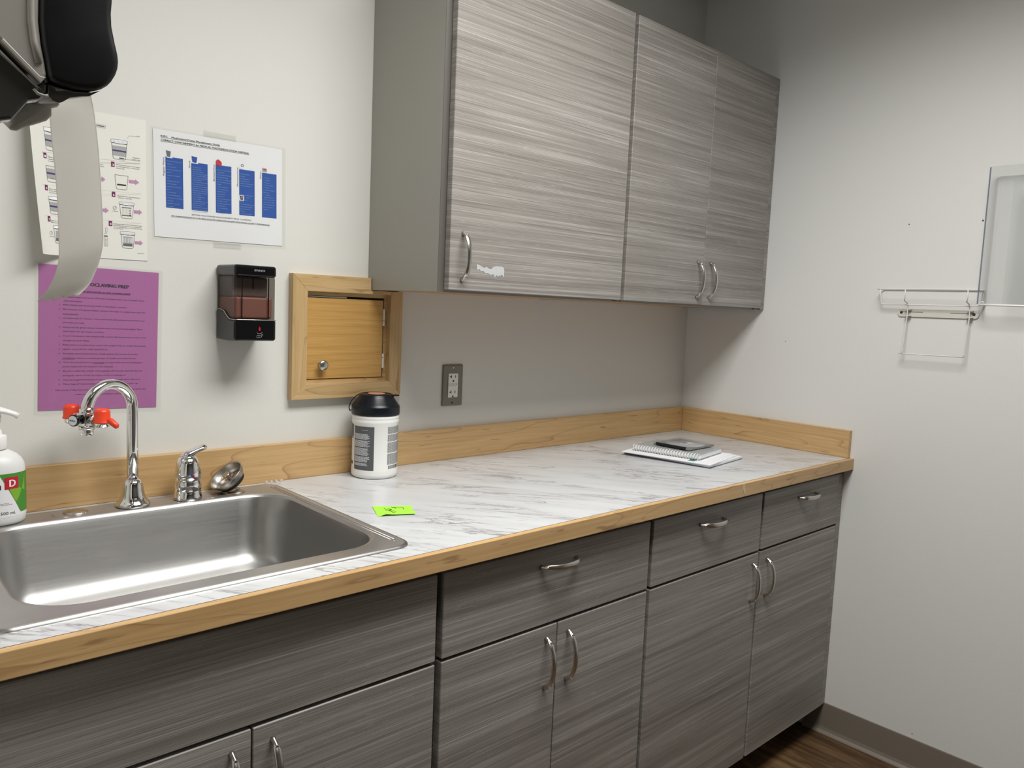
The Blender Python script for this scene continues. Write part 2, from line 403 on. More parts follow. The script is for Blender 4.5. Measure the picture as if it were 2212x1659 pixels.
# ------------------------------------------------------------------ ceiling lights
for i, (lx, ly, ll, lw, e) in enumerate(LAMPS):
    t = thing('ceiling_light', (lx, ly, CEIL), ['rectangular ceiling light above the worktop side of the room', 'rectangular ceiling light farther from the worktop'][i], 'ceiling light', 'rectangular ceiling lights')
    f = MB(); x0, x1, y0, y1 = lx-ll/2, lx+ll/2, ly-lw/2, ly+lw/2
    for a in ((x0-.02, x1+.02, y0-.02, y0), (x0-.02, x1+.02, y1, y1+.02), (x0-.02, x0, y0, y1), (x1, x1+.02, y0, y1)): f.box(*a, CEIL-.008, CEIL-.0005, .001)
    f.build('frame', 'white', t)
    mm = M['lamp'].copy(); mm.node_tree.nodes['Principled BSDF'].inputs['Emission Strength'].default_value = e*.06
    d = MB().box(x0, x1, y0, y1, CEIL-.006, CEIL-.001).build('diffuser', mm, t)
    ld_ = bpy.data.lights.new('troffer_lamp', 'AREA'); ld_.shape = 'RECTANGLE'; ld_.size = ll; ld_.size_y = lw; ld_.energy = e; ld_.color = LAMP_COLOR; ld_.spread = SPREAD
    lo_ = bpy.data.objects.new('troffer_lamp', ld_); COL.objects.link(lo_); lo_.parent = t; lo_.location = (0, 0, -.012)

# ------------------------------------------------------------------ handles
def bow_handle(parent, c, axis, y, L=.112, name='handle'):
    """arched pull; c=(x,z) centre, axis 'x' or 'z', y = face of door"""
    h = L/2; pts = []; rad = []; fl = []
    N = 22
    for i in range(N+1):
        u = -1+2*i/N; s = u*h; a = abs(u)
        o = .026*(1-a**2.4)**.75 + .0012
        p = (c[0]+s, y-o, c[1]) if axis == 'x' else (c[0], y-o, c[1]+s)
        pts.append(p); k = (1-a**3)
        rad.append(.0016+.0048*min(1, (1-a)*4.5)); fl.append((1.0, .52))
    b = MB(); side = (0, 0, 1) if axis == 'x' else (1, 0, 0)
    b.tube(pts, rad, 12, flat=fl, up=side)
    for sg in (-1, 1):   # tapering feet down to the door
        q = []
        for k in range(6):
            f = k/5; s = sg*h*(.80+.14*f); o = .0165*(1-f)+.0002
            q.append((c[0]+s, y-o, c[1]) if axis == 'x' else (c[0], y-o, c[1]+s))
        b.tube(q, [.0035, .0037, .0039, .0041, .0044, .0048], 10, up=side, flat=(.9, 1.2))
    return b.build(name, 'nickel', parent)

# ------------------------------------------------------------------ base cabinets
YC = -(DB-.020)      # carcass front
def panel(t, name, x0, x1, z0, z1, yf, mat='lam'):
    return MB().box(x0, x1, yf, yf+.019, z0, z1, .0013, 1).build(name, mat, t)
def carcass(t, x0, x1, filler=None):
    b = MB(); zt = H-EH-.001
    b.box(x0, x0+.018, YC, -.002, .10, zt); b.box(x1-.018, x1, YC, -.002, .10, zt)
    b.box(x0+.018, x1-.018, YC, -.002, .10, .118); b.box(x0+.018, x1-.018, -.012, -.002, .118, zt)
    b.box(x0+.018, x1-.018, YC, YC+.018, zt-.03, zt); b.box(x0+.018, x1-.018, YC, YC+.018, ZG-.015, ZDR+.02)
    b.build('carcass', 'carcd', t)
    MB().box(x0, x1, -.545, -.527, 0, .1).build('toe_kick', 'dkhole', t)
# sink base
t = thing('base_cabinet', (-1.955, -.3, 0), 'grey wood-grain sink base cabinet with a handleless false front above its doors', 'cabinet', 'base cabinets under the worktop')
carcass(t, -2.305, -1.6085)
panel(t, 'false_front', -2.298, -1.615, ZDR, ZT, -DB)
for xa, xb, hx in ((-2.298, -1.9575, -1.988), (-1.9545, -1.615, -1.9235)):
    d = panel(t, 'door', xa, xb, ZDB, ZG, -DB); bow_handle(d, (hx, .620), 'z', -DB)
t = thing('base_cabinet', (-1.3, -.3, 0), 'grey wood-grain base cabinet with one wide drawer above two doors', 'cabinet', 'base cabinets under the worktop')
carcass(t, -1.6075, -.9945)
d = panel(t, 'drawer', -1.6003, -1.0001, ZDR, ZT, -DB); bow_handle(d, (-1.303, .829), 'x', -DB)
for xa, xb, hx in ((-1.6003, -1.2997, -1.3317), (-1.2967, -1.0001, -1.267)):
    d = panel(t, 'door', xa, xb, ZDB, ZG, -DB); bow_handle(d, (hx, .622), 'z', -DB)
t = thing('base_cabinet', (-.5, -.3, 0), 'grey wood-grain base cabinet with two drawers above two doors beside the right wall', 'cabinet', 'base cabinets under the worktop')
carcass(t, -.9935, -.013)
for xa, xb, hx in ((-.9872, -.4998, -.745), (-.4896, -.030, -.239)):
    d = panel(t, 'drawer', xa, xb, ZDR, ZT, -DB); bow_handle(d, (hx, .8255), 'x', -DB)
for xa, xb, hx in ((-.9872, -.4998, -.530), (-.4896, -.030, -.4535)):
    d = panel(t, 'door', xa, xb, ZDB, ZG, -DB); bow_handle(d, (hx, .620), 'z', -DB)
MB().box(-.0285, -.0008, -DB+.001, -DB+.019, ZDB, ZT, .001, 1).build('filler_strip', 'lam', t)
t = MB().box(XL+.002, -2.3065, -DB+.001, -DB+.019, 0.1, H-EH-.001, .001, 1).build('filler_panel', 'lam', loc=(-2.4, -.6, 0))
tag(t, 'grey laminate filler panel between the sink cabinet and the left wall', 'panel')

# ------------------------------------------------------------------ upper cabinets
ZC = 1.3725
def upper(name_x, x0, x1, doors, label, fill=None):
    t = thing('wall_cabinet', (name_x, -.15, ZC), label, 'cabinet', 'grey wall cabinets')
    b = MB(); yf = -(DU-.021)
    b.box(x0, x0+.018, yf, -.0005, ZC, TU-.002, .0008, 1); b.box(x1-.018, x1, yf, -.0005, ZC, TU-.002, .0008, 1)
    b.box(x0+.018, x1-.018, yf, -.0005, TU-.020, TU-.002)
    b.build('carcass', 'carc', t)
    MB().box(x0+.018, x1-.018, yf+.018, -.0005, ZC+.001, ZC+.014).build('underside_panel', 'under', t)
    MB().box(x0+.018, x1-.018, yf, yf+.018, ZC-.0005, ZC+.03).build('bottom_rail', 'carc', t)
    MB().box(x0+.018, x1-.018, yf, yf+.018, TU-.055, TU-.020).build('top_rail', 'carc', t)
    for xa in (x0, x1-.0175): MB().box(xa, xa+.0175, yf-.0012, yf, ZC+.0005, TU-.003).build('shadow_strip', 'carcd', t)  # dark strips standing in for the shade in the reveals beside the doors
    for xa, xb, hx in doors:
        d = panel(t, 'door', xa, xb, HU, TU, -DU); bow_handle(d, (hx, 1.454), 'z', -DU)
        if hx < -1:
            r = MB(); up = [(0, .022), (.010, .019), (.022, .0145), (.030, .017), (.038, .013), (.045, .0135), (.052, .019), (.060, .0208), (.078, .0205), (.083, .019), (.085, .012)]
            lo = [(.0845, -.006), (.080, .001), (.076, .002), (.073, -.002), (.070, .0), (.066, -.004), (.060, .0), (.056, -.007), (.052, .001), (.047, .001), (.044, -.002), (.038, .002), (.032, .003), (.027, .0015), (.022, .006), (.016, .007), (.012, .005), (.009, .011), (.004, .008), (.001, .010)]
            r.prism([(-1.284+a, 1.418+z) for a, z in up+lo], -DU-.0006, -DU-.0001, 'xz')
            r.build('sticker_residue', 'glue', d)['label'] = 'torn white sticker residue'
    if fill: MB().box(fill[0], fill[1], -DU+.001, -DU+.019, ZC, TU, .001, 1).build('filler_strip', 'lam', t)
upper(-1.07, -1.379, -.7575, [(-1.3626, -.7645, -1.328)], 'wide single-door grey wall cabinet with torn sticker residue below its handle')
upper(-.4, -.7565, -.026, [(-.7495, -.3762, -.408), (-.3742, -.022, -.3415)], 'grey wall cabinet with two narrow doors meeting the right wall', (-.021, -.0008))

# ------------------------------------------------------------------ worktop
wt = thing('worktop', (-1.25, -.3, H), 'white marble-look worktop with maple front edge and backsplash', 'worktop')
SX0, SX1, SY0, SY1 = -2.287, -1.6445, -.6023, -.0434
hx0, hx1, hy0, hy1 = SX0+.016, SX1-.016, SY0+.016, SY1-.016
zb = H-EH
b = MB(); yb = -D+ET+.0006
def slab(b, xs, ys, z0, z1, hole):
    t = bmesh.new(); g = {}
    for i, x in enumerate(xs):
        for j, y in enumerate(ys):
            for k, z in enumerate((z0, z1)): g[i, j, k] = t.verts.new((x, y, z))
    for i in range(len(xs)-1):
        for j in range(len(ys)-1):
            if (i, j) == hole: continue
            t.faces.new([g[i, j, 1], g[i+1, j, 1], g[i+1, j+1, 1], g[i, j+1, 1]]); t.faces.new([g[i, j, 0], g[i, j+1, 0], g[i+1, j+1, 0], g[i+1, j, 0]])
            for di, dj, e in ((-1, 0, ((0, 0), (0, 1))), (1, 0, ((1, 1), (1, 0))), (0, -1, ((1, 0), (0, 0))), (0, 1, ((0, 1), (1, 1)))):
                a, c = i+di, j+dj
                if 0 <= a < len(xs)-1 and 0 <= c < len(ys)-1 and (a, c) != hole: continue
                (p, q), (r, s) = e
                t.faces.new([g[i+p, j+q, 0], g[i+p, j+q, 1], g[i+r, j+s, 1], g[i+r, j+s, 0]])
    bmesh.ops.recalc_face_normals(t, faces=t.faces[:]); b.add(t)
slab(b, [XL+.001, hx0, hx1, -.0005], [yb, hy0, hy1, -.0005], zb, H, (1, 1))
b.build('laminate_top', 'marble', wt)
MB().box(XL+.001, -.0005, yb-.0007, yb, zb, H-.0002).build('seam', 'inkp', wt)
MB().box(XL+.001, -.0005, -D, -D+ET, zb, H, .0012, 2).build('front_edge', 'mapx', wt)
r = MB(); r.prism([(-.6545, H-.001), (-.648, H-.0004), (-.645, H-.008), (-.641, H-.018), (-.640, H-.027), (-.646, H-.028), (-.650, H-.019), (-.654, H-.016)], -D-.0005, -D-.0001, 'xz'); r.build('scuff', 'scuff', wt)
MB().box(XL+.001, -.0005, -TB, -.0005, H+.0002, H+HB, .0012, 2).build('backsplash', 'mapx', wt)
MB().box(-TB, -.0005, -D+ET, -TB-.0005, H+.0002, H+HB, .0012, 2).build('backsplash', 'mapy', wt)

# ------------------------------------------------------------------ sink
sk = thing('sink', (-1.96, -.32, H), 'stainless steel drop-in sink with a single wide bowl', 'sink')
ZD = H+.004
def loft(b, rings, caplast=True):
    t = bmesh.new(); R = [[t.verts.new((x, y, z)) for x, y in P] for P, z in rings]; n = len(R[0])
    for a, c in zip(R, R[1:]):
        for k in range(n):
            f = t.faces.new([a[k], a[(k+1) % n], c[(k+1) % n], c[k]]); f.smooth = True
    if caplast: t.faces.new(R[-1])
    bmesh.ops.recalc_face_normals(t, faces=t.faces[:])
    up = sum(f.normal.z*f.calc_area() for f in t.faces)
    if up < 0: bmesh.ops.reverse_faces(t, faces=t.faces[:])
    b.add(t)
N = 12
bx0, bx1, by0, by1 = -2.232, -1.671, -.560, -.113
def O(d, z, r=.035): return (rr(SX0+d, SX1-d, SY0+d, SY1-d, max(r-d, .004), N), z)
def B(d, z, r=.085): return (rr(bx0+d, bx1-d, by0+d, by1-d, max(r-d*.4, .02), N), z)
b = MB()
loft(b, [O(0, H+.0003), O(.001, H+.0026), O(.004, ZD+.0006), O(.008, ZD+.0004), O(.0115, ZD-.0006), B(-.006, ZD-.0006), B(-.003, ZD-.0004), B(0, ZD-.002), B(.003, ZD-.006)], False)
b.build('deck', 'steel', sk)
b = MB()
loft(b, [B(.003, ZD-.006), B(.005, ZD-.012), B(.009, ZD-.05), B(.014, ZD-.100), B(.019, ZD-.122), B(.028, ZD-.137), B(.042, ZD-.146), B(.065, ZD-.150), B(.13, ZD-.153), B(.19, ZD-.155)])
bo = b.build('bowl', 'steelb', sk)
b = MB()
for xs, sg in ((SX1, -1), (SX0, 1)):
    for a, c in (((xs+sg*.016), -.085), ((xs+sg*.023), -.085)):
        b = MB(); b.tube([(a, -.08, ZD-.0008), (a, SY0+.045, ZD-.0008)], .0012, 8); b.build('ridge', 'steel', sk)
    b = MB(); b.tube([(xs+sg*.016, SY0+.045, ZD-.0008), (xs+sg*.017, SY0+.041, ZD-.0008), (xs+sg*.0195, SY0+.039, ZD-.0008), (xs+sg*.022, SY0+.040, ZD-.0008)], .0012, 8); b.build('ridge', 'steel', sk)
for x in (-2.098, -1.790):
    sg = 1 if x < -2 else -1
    b = MB(); b.tube([(x, -.066, ZD-.0008), (x+sg*.002, -.088, ZD-.0008), (x+sg*.008, -.099, ZD-.0008), (x+sg*.03, -.1035, ZD-.0008)], [.0016, .002, .002, .0008], 8, flat=(.5, 1)); b.build('ridge', 'steel', sk)
MB().lathe([(.041, 0), (.040, .002), (.030, .001), (.028, -.004), (.0, -.004)], (-1.95, -.33, ZD-.1545), 32, cap=False).build('drain', 'chrome', sk)
MB().lathe([(.0001, .0045), (.012, .0042), (.018, .0032), (.0215, .0016), (.0215, 0)], (-2.0588, -.0752, ZD-.0006), 40, cap=False).build('hole_cover', 'nickel', sk)

# ------------------------------------------------------------------ gooseneck faucet with eyewash
fc = thing('faucet', (-1.958, -.080, ZD), 'chrome gooseneck faucet with a red-capped eyewash fitting on its spout', 'faucet')
FX, FY = -1.958, -.080
MB().lathe([(.0285, 0), (.0315, .0015), (.0318, .005), (.0295, .0085), (.0245, .014), (.0215, .024), (.0198, .036), (.0180, .046), (.0145, .0525), (.0108, .0545)], (FX, FY, ZD-.0005), 56).build('base', 'chrome', fc)
dx, dy = -.914, -.406; RA = .050
pts = [(FX, FY, ZD+.05), (FX, FY, 1.03), (FX, FY, 1.115)]
for k in range(1, 17):
    a = PI*k/16*.97; pts.append((FX+dx*RA*(1-math.cos(a)), FY+dy*RA*(1-math.cos(a)), 1.117+RA*math.sin(a)))
MB().tube(pts, .0105, 24).build('spout', 'chrome', fc)
EX, EY, EZ = pts[-1][0], pts[-1][1], pts[-1][2]
ang = math.atan2(-.914, .406)   # axis across the spout
R3 = Matrix.Translation((EX, EY, 0)) @ Matrix.Rotation(ang, 4, 'Z')
b = MB(); b.box(-.0115, .0115, -.013, .013, 1.0925, 1.118, .002, 2, R3); ew = b.build('eyewash_valve', 'chrome', fc)
b = MB(); b.lathe([(.0125, 0), (.0128, .001), (.0128, .007), (.0115, .008)], (EX, EY, 1.1175), 32); b.build('collar', 'chrome', ew)
b = MB(); b.lathe([(.0145, 0), (.0145, .004), (.013, .0055)], (EX, EY, 1.087), 32)
b.lathe([(.0118, 0), (.0122, .001), (.0122, .0115), (.0118, .0125)], (EX, EY, 1.0755), 32); b.build('aerator', 'chrome', ew)
for sg, dz in ((-1, 0), (1, 0)):
    b = MB(); rot = R3 @ Matrix.Translation((sg*.012, 0, 1.1055)) @ Matrix.Rotation(sg*PI/2, 4, 'Y')
    b.lathe([(.0095, 0), (.0095, .006), (.006, .007), (.006, .009), (.0105, .010), (.0105, .015), (.007, .016), (.007, .024)], segs=8, mtx=rot, smooth=False); b.build('arm', 'chrome', ew)
    hc = R3 @ Vector((sg*.040, 0, 0))
    b = MB(); b.lathe([(.0105, 0), (.0125, .002), (.0130, .018), (.0125, .020)], (hc.x, hc.y, 1.0945), 28); b.build('spray_head', 'chrome', ew)
    b = MB(); b.lathe([(.0150, 0), (.0156, .0012), (.0150, .0028), (.0142, .004), (.0138, .020), (.0120, .0245), (.007, .0262), (0.0001, .0265)], (hc.x, hc.y, 1.1035 if sg < 0 else 1.1025), 36)
    if sg > 0:
        q = R3.to_3x3() @ Vector((1, .35, 0)); q.normalize()
        b.tube([hc+q*.010+Vector((0, 0, 1.108)), hc+q*.017+Vector((0, 0, 1.106)), hc+q*.023+Vector((0, 0, 1.101)), hc+q*.029+Vector((0, 0, 1.097)), hc+q*.031+Vector((0, 0, 1.0965))], [.006, .006, .0055, .005, .002], 14)
    b.build('dust_cap', 'red', ew)['label'] = 'red rubber dust cap'
ka = math.atan2(-.6, -.8); KM = Matrix.Translation((EX-.006, EY+.001, 1.106)) @ Matrix.Rotation(ka, 4, 'Z') @ Matrix.Rotation(PI/2, 4, 'Y')
b = MB(); b.lathe([(.0085, .006), (.0085, .018), (.0098, .020), (.0108, .021), (.0108, .0245), (.0098, .0255)], segs=32, mtx=KM); b.build('pull_knob', 'blk', ew); kn = ew
b = MB(); b.lathe([(.0088, .0255), (.0088, .0259)], segs=32, mtx=KM); b.build('knob_face', 'wink', kn)
b = MB(); put_text(b, 'PULL', -.0058, .0017, .0036, .0116, lambda s, t_, e: KM @ Vector((t_*1.0, s*1.0, .0261)), bold=1); b.build('lettering', 'ink', kn)

# ------------------------------------------------------------------ mixer knob
mx = thing('faucet_control', (-1.8515, -.082, ZD), 'chrome single-lever mixer control beside the gooseneck faucet', 'faucet')
P = [(.0265, 0), (.0278, .002), (.0276, .007), (.0262, .010), (.0262, .0155), (.0252, .0165), (.0258, .020), (.0262, .028), (.0248, .038), (.0238, .0425), (.0255, .0445), (.0258, .050), (.0246, .062), (.0220, .076), (.0175, .086), (.0110, .0905), (.0001, .0915)]
MB().lathe(P, (-1.8515, -.082, ZD-.0005), 10*6).build('body', 'chrome', mx)
b = MB(); b.tube([(-1.862, -.083, 1.004), (-1.850, -.082, 1.0135), (-1.838, -.081, 1.0195), (-1.827, -.0805, 1.0235), (-1.818, -.080, 1.0265), (-1.8125, -.0798, 1.0275)], [.010, .0115, .0095, .0100, .0100, .0050], 20, flat=[(1, 1), (.8, 1.15), (.65, 1.1), (.6, 1.15), (.62, 1.15), (.6, 1)], up=(0, 0, 1)); b.build('lever', 'chrome', mx)
va = Vector((-2.438+1.8515, -1.692+.082, 0)).normalized(); vr = Vector((-va.y, va.x, 0))
for k, (o, mt) in enumerate(((-.0005, 'blue'), (.0022, 'dred'))):
    c = Vector((-1.8515, -.082, ZD+.053-.0018*k))+va*.0252*math.cos(.3)+vr*(.0252*math.sin(.3)+o)
    mtx = Matrix.Translation(c-va*.0003*k) @ va.to_track_quat('Z', 'Y').to_matrix().to_4x4()
    MB().lathe([(.0034, -.001), (.0034, .0006), (.0028, .0009)], segs=20, mtx=mtx).build('temperature_dot', mt, mx)

# ------------------------------------------------------------------ basket strainer leaning on the deck
st = thing('sink_strainer', (-1.757, -.070, ZD), 'steel basket strainer tipped on its side on the sink deck', 'sink strainer')
yaw, pitch, roll = 0.7467, -0.0972, 0.0426
cp = Vector((-2.438, -1.6918, 1.3423)); c0 = Vector((-1.768, -.072, .9595))
ray = (c0-cp).normalized(); fr = Vector((.734, -.678, 0)); fu = Vector((.07, .06, .99))
nrm = (-ray*.52+(fr*-.62+fu*.62)*.97).normalized()
q = nrm.to_track_quat('Z', 'Y').to_matrix().to_4x4(); SM = Matrix.Translation(c0) @ q
b = MB(); b.lathe([(.0365, -.001), (.0395, .0005), (.0400, 0), (.0395, -.003), (.034, -.014), (.029, -.020), (.0285, -.019), (.0335, -.013), (.0365, -.001)], segs=56, mtx=SM, cap=False)
b.lathe([(.0288, -.0195), (.0001, -.0175)], segs=56, mtx=SM, cap=False); b.build('cup', 'dsteel', st)
b = MB()
for k in range(8):
    a = 2*PI*k/8; u = Vector((math.cos(a), math.sin(a), 0)); v = Vector((-u.y, u.x, 0))
    pl = [u*.012+v*.0012, u*.024+v*.0045, u*.0275+v*.001, u*.024-v*.0005, u*.015-v*.0025]
    b.poly([SM @ (p+Vector((0, 0, -.0173-.0018*p.length/.0288+.0006))) for p in pl])
b.build('slots', 'gold', st)['label'] = 'curved slots in the strainer floor'
b = MB(); b.lathe([(.003, -.0175), (.003, -.006), (.0085, -.004), (.0095, -.001), (.008, .001)], segs=24, mtx=SM); b.build('knob', 'nickel', st)
b = MB(); b.lathe([(.0295, -.0205), (.0285, -.025), (.015, -.026)], segs=40, mtx=SM); b.build('rubber_seal', 'dkhole', st)
b = MB(); b.lathe([(.006, -.026), (.006, -.036), (.004, -.037)], segs=16, mtx=SM); b.build('stem', 'dsteel', st)
MB().lathe([(.018, 0), (.0185, .001), (.016, .0022), (.0001, .0026)], (-1.7475, -.0795, ZD-.0005), 40).build('foot_disc', 'dsteel', st)
b = MB(); bx = Matrix.Translation((-1.745, -.075, ZD+.007)) @ Matrix.Rotation(.5, 4, 'Y') @ Matrix.Rotation(.3, 4, 'Z'); b.box(-.010, .008, -.004, .004, -.003, .003, .001, 1, bx); b.build('clip', 'nickel', st)
b = MB()
for k in range(4):
    x = -1.655+.012*k; b.lathe([(.001, -.003), (.0035, -.001), (.0035, .002), (.001, .004)], (x, -.030-.001*(k % 2), H+.0032), 12)
t = b.build('caulk_bead', 'pvc', loc=(-1.64, -.03, H)); tag(t, 'small clear beads of sealant behind the sink corner', 'sealant')

# ------------------------------------------------------------------ flat sheets on the wall
def sheet_fn(tl, ang, y, bend=None):
    ca, sa = math.cos(ang), math.sin(ang)
    def f(s, t, e=0):
        yy = 0
        if bend: s, yy = bend(s, t)
        return (tl[0]+s*ca+t*sa, -y-e-yy, tl[1]+s*sa-t*ca)
    return f
def sheet(mb, f0, s0, s1, t0, t1, thick, nx=1, ny=1, m=None, rad=0, front=.0):
    """thin solid sheet; f0(s,t,e) with e = forward offset"""
    t = bmesh.new()
    fr = [[t.verts.new(f0(s0+(s1-s0)*i/nx, t0+(t1-t0)*j/ny, front)) for j in range(ny+1)] for i in range(nx+1)]
    bk = [[t.verts.new(f0(s0+(s1-s0)*i/nx, t0+(t1-t0)*j/ny, front-thick)) for j in range(ny+1)] for i in range(nx+1)]
    for i in range(nx):
        for j in range(ny):
            a = t.faces.new([fr[i][j], fr[i+1][j], fr[i+1][j+1], fr[i][j+1]])
            a = t.faces.new([bk[i][j], bk[i][j+1], bk[i+1][j+1], bk[i+1][j]])
    for i in range(nx): t.faces.new([fr[i][0], bk[i][0], bk[i+1][0], fr[i+1][0]]); t.faces.new([fr[i][ny], fr[i+1][ny], bk[i+1][ny], bk[i][ny]])
    for j in range(ny): t.faces.new([fr[0][j], fr[0][j+1], bk[0][j+1], bk[0][j]]); t.faces.new([fr[nx][j], bk[nx][j], bk[nx][j+1], fr[nx][j+1]])
    mb.add(t, None, m)
def q4(mb, f0, pts, e, m=None):
    mb.poly([f0(s*.001, t*.001, e) for s, t in pts], m)
def rect(mb, f0, s0, t0, s1, t1, e, m=None): q4(mb, f0, [(s0, t0), (s1, t0), (s1, t1), (s0, t1)], e, m)
def circ(mb, f0, s, t, r, e, m=None, ring=0, n=20):
    if not ring: q4(mb, f0, [(s+r*math.cos(2*PI*k/n), t+r*math.sin(2*PI*k/n)) for k in range(n)], e, m)
    else:
        for k in range(n):
            a, b_ = 2*PI*k/n, 2*PI*(k+1)/n
            q4(mb, f0, [(s+r*math.cos(a), t+r*math.sin(a)), (s+r*math.cos(b_), t+r*math.sin(b_)), (s+(r-ring)*math.cos(b_), t+(r-ring)*math.sin(b_)), (s+(r-ring)*math.cos(a), t+(r-ring)*math.sin(a))], e, m)
def ln(mb, f0, s0, t0, s1, t1, wdt, e, m=None):
    L = math.hypot(s1-s0, t1-t0) or 1; a, b_ = -(t1-t0)/L*wdt/2, (s1-s0)/L*wdt/2
    q4(mb, f0, [(s0+a, t0+b_), (s1+a, t1+b_), (s1-a, t1-b_), (s0-a, t0-b_)], e, m)
def T(mb, f0, body, s, t, cap, width=None, m=None, e=.0004, **k):
    put_text(mb, body, s*.001, t*.001, cap*.001, None if width is None else width*.001, lambda a, b_, c: f0(a, b_, e+c), m, **k)

# ---- waste guide (landscape, white, laminated)
gt = thing('notice', (-1.7519, 0, 1.568), 'white landscape notice with five blue text columns, taped to the wall', 'notice')
gf = sheet_fn((-1.8930, 1.6741), .0129, .0012)
b = MB(); sheet(b, gf, 0, .2794, 0, .2159, .0004); b.build('paper', 'paper', gt)
b = MB()
T(b, gf, 'IHPC    Medication/Waste Management Guide', 14.9, 14.2, 3.5, 121.7, bold=1)
ln(b, gf, 14.9, 15.4, 136.6, 15.2, .5, .0004)
T(b, gf, 'CORRECT CONTAINMENT for MEDICAL WASTE/MEDICATION DISPOSAL', 14.8, 22.0, 3.8, 186.7, bold=1)
ln(b, gf, 14.8, 23.3, 201.5, 23.0, .5, .0004)
for s, tt, w_, body in ((21.3, 91.0, 36.5, 'Regular Waste'), (73.6, 69, 14.3, 'Shred'), (125.0, 89.4, 34.5, 'Biohazardous'), (176.8, 94, 39.5, 'Pharmaceutical'), (229.4, 71.6, 16.5, 'Sharps')):
    T(b, gf, body, s, tt, 3.2, w_, rot=1)
T(b, gf, 'BOTTLES VIALS SYRINGES SHOULD BE EMPTY PRIOR TO DISPOSAL.', 76.1, 166.2, 2.9, 131.5)
T(b, gf, 'Any unused medications are to be disposed into the (white) pharmaceutical waste container and left in bottle/vial/syringe.', 33.7, 172.0, 2.5, 216, bold=1, shear=.18)
ln(b, gf, 33.7, 173.2, 249.6, 173.2, .4, .0004)
b.build('black_lettering', 'ink', gt)
b = MB()
for s0, s1, t0 in ((23.7, 58.8, 52.5), (75.7, 110.2, 56.4), (127.2, 161.6, 54.5), (179, 214.2, 56.8), (231.4, 265.9, 57.4)): rect(b, gf, s0, t0, s1, 155.2, .0003)
b.build('blue_columns', 'blue', gt)
b = MB()
cols = [(26, 59.5, 5.72, ['•Empty medications', 'vials or', 'containers-', 'insert,plastic or', 'glass', '•empty syringes', '(no', 'needle/sharps)', '•Disposable', 'items/trash/wrap', 'pers', '•dressings', '•Chux/underpads', '•Sanitary supplies', '•Gloves', '•EMPTY inhaler', 'devices']),
 (78, 65, 4.35, ['•Protected', 'information', '•any document', 'containing private', 'or sensitive HIPAA', 'or patient specific', 'information', '•any items that could', 'be recovered or', 'contain any specific', 'patient or account', 'identifier (print is', 'code, label, invoice,', 'statement)', '•any fax/phone', 'lists with', 'company/patient or', 'vendor specific', 'information', '•personal financial or', 'medical information', 'documents or items']),
 (130, 63.5, 5.05, ['•Blood or body fluid', 'saturated', '(dressings/tubing)', 'dressings/bags', '•suction containers', 'that contain body', 'fluid', '•contaminated', 'waste from any', 'patient in', 'precaution', 'isolation', '•any intact glass,', 'bottle, vial', 'containing blood or', 'body fluid', '•CONTAMINATED', 'PPE', '•Cultures']),
 (181, 65.4, 5.0, ['•Medications', '•Pills', '•Injectables', '•antibiotics', '•liquid medications', '•creams/powders', '', '', '', '•NEBs medications', 'vial or with', 'an unused', 'items', '•instilled/flexeril', '•Epinephrine(pls', 'see included)', '•Mixed', 'drugs/packaging']),
 (234.5, 66.5, 5.35, ['• Sharps', '• needles', '• ampules', '• broken bars', '• blades', '• razors/clipper', '   head', '• staples', '• guide wires', '• any other item', '   that has the', '   potential of', '   puncturing', '   skin'])]
for s, t0, dt, lines in cols:
    for i, l in enumerate(lines):
        if l: T(b, gf, l, s, t0+2.2+i*dt, 2.2, min(31.0, len(l)*1.75), e=.0005)
b.build('column_lettering', 'lblue', gt)
def ICON():
    global b
    b.build('icon', 'ink', gt); b = MB()
b = MB()
q4(b, gf, [(24.8, 40), (34.6, 41), (33, 52.5), (27, 52)], .0006, 'dgry'); rect(b, gf, 26, 50.5, 37.5, 54.5, .0004, 'paper'); ICON()
q4(b, gf, [(76.5, 44), (88.5, 45.2), (86.5, 57.5), (78, 56)], .0006, 'blue'); rect(b, gf, 75.6, 53, 90, 58.6, .0004, 'paper'); ICON()
q4(b, gf, [(127.5, 47), (131, 43), (135, 43.4), (140.5, 48), (140.5, 56.5), (127.8, 54.5)], .0006, 'dred'); ICON()
q4(b, gf, [(180, 47), (191, 48), (191, 56), (180, 55.5)], .0005, 'wink'); circ(b, gf, 186, 48.5, 3.2, .0006, 'violet', 1.2); ICON()
q4(b, gf, [(231.8, 46.5), (242.5, 47.5), (242.5, 56), (232, 54.5)], .0005, 'gry'); rect(b, gf, 234.5, 48.6, 242.2, 51.6, .0006, 'dred'); ICON()
rect(b, gf, 178.9, 112.5, 189.5, 124, .0006, 'paper'); q4(b, gf, [(180, 113.5), (188, 114), (187, 122.5), (181.5, 122)], .0007, 'ink'); rect(b, gf, 183, 115.5, 186.5, 119, .0008, 'mauve')
b.build('icon', 'ink', gt)
b = MB(); ff = sheet_fn((-1.8930, 1.6741), .0129, .0024); sheet(b, ff, -.005, .2872, -.004, .2225, .0003); b.build('laminate_film', 'film', gt)
tf = sheet_fn((-1.8930, 1.6741), .0129, .0030)
for s0, s1, t0, t1 in ((.103, .173, -.014, -.001), (.122, .183, .2165, .2285)):
    b = MB(); sheet(b, tf, s0, s1, t0, t1, .0003); b.build('tape', 'tape', gt)

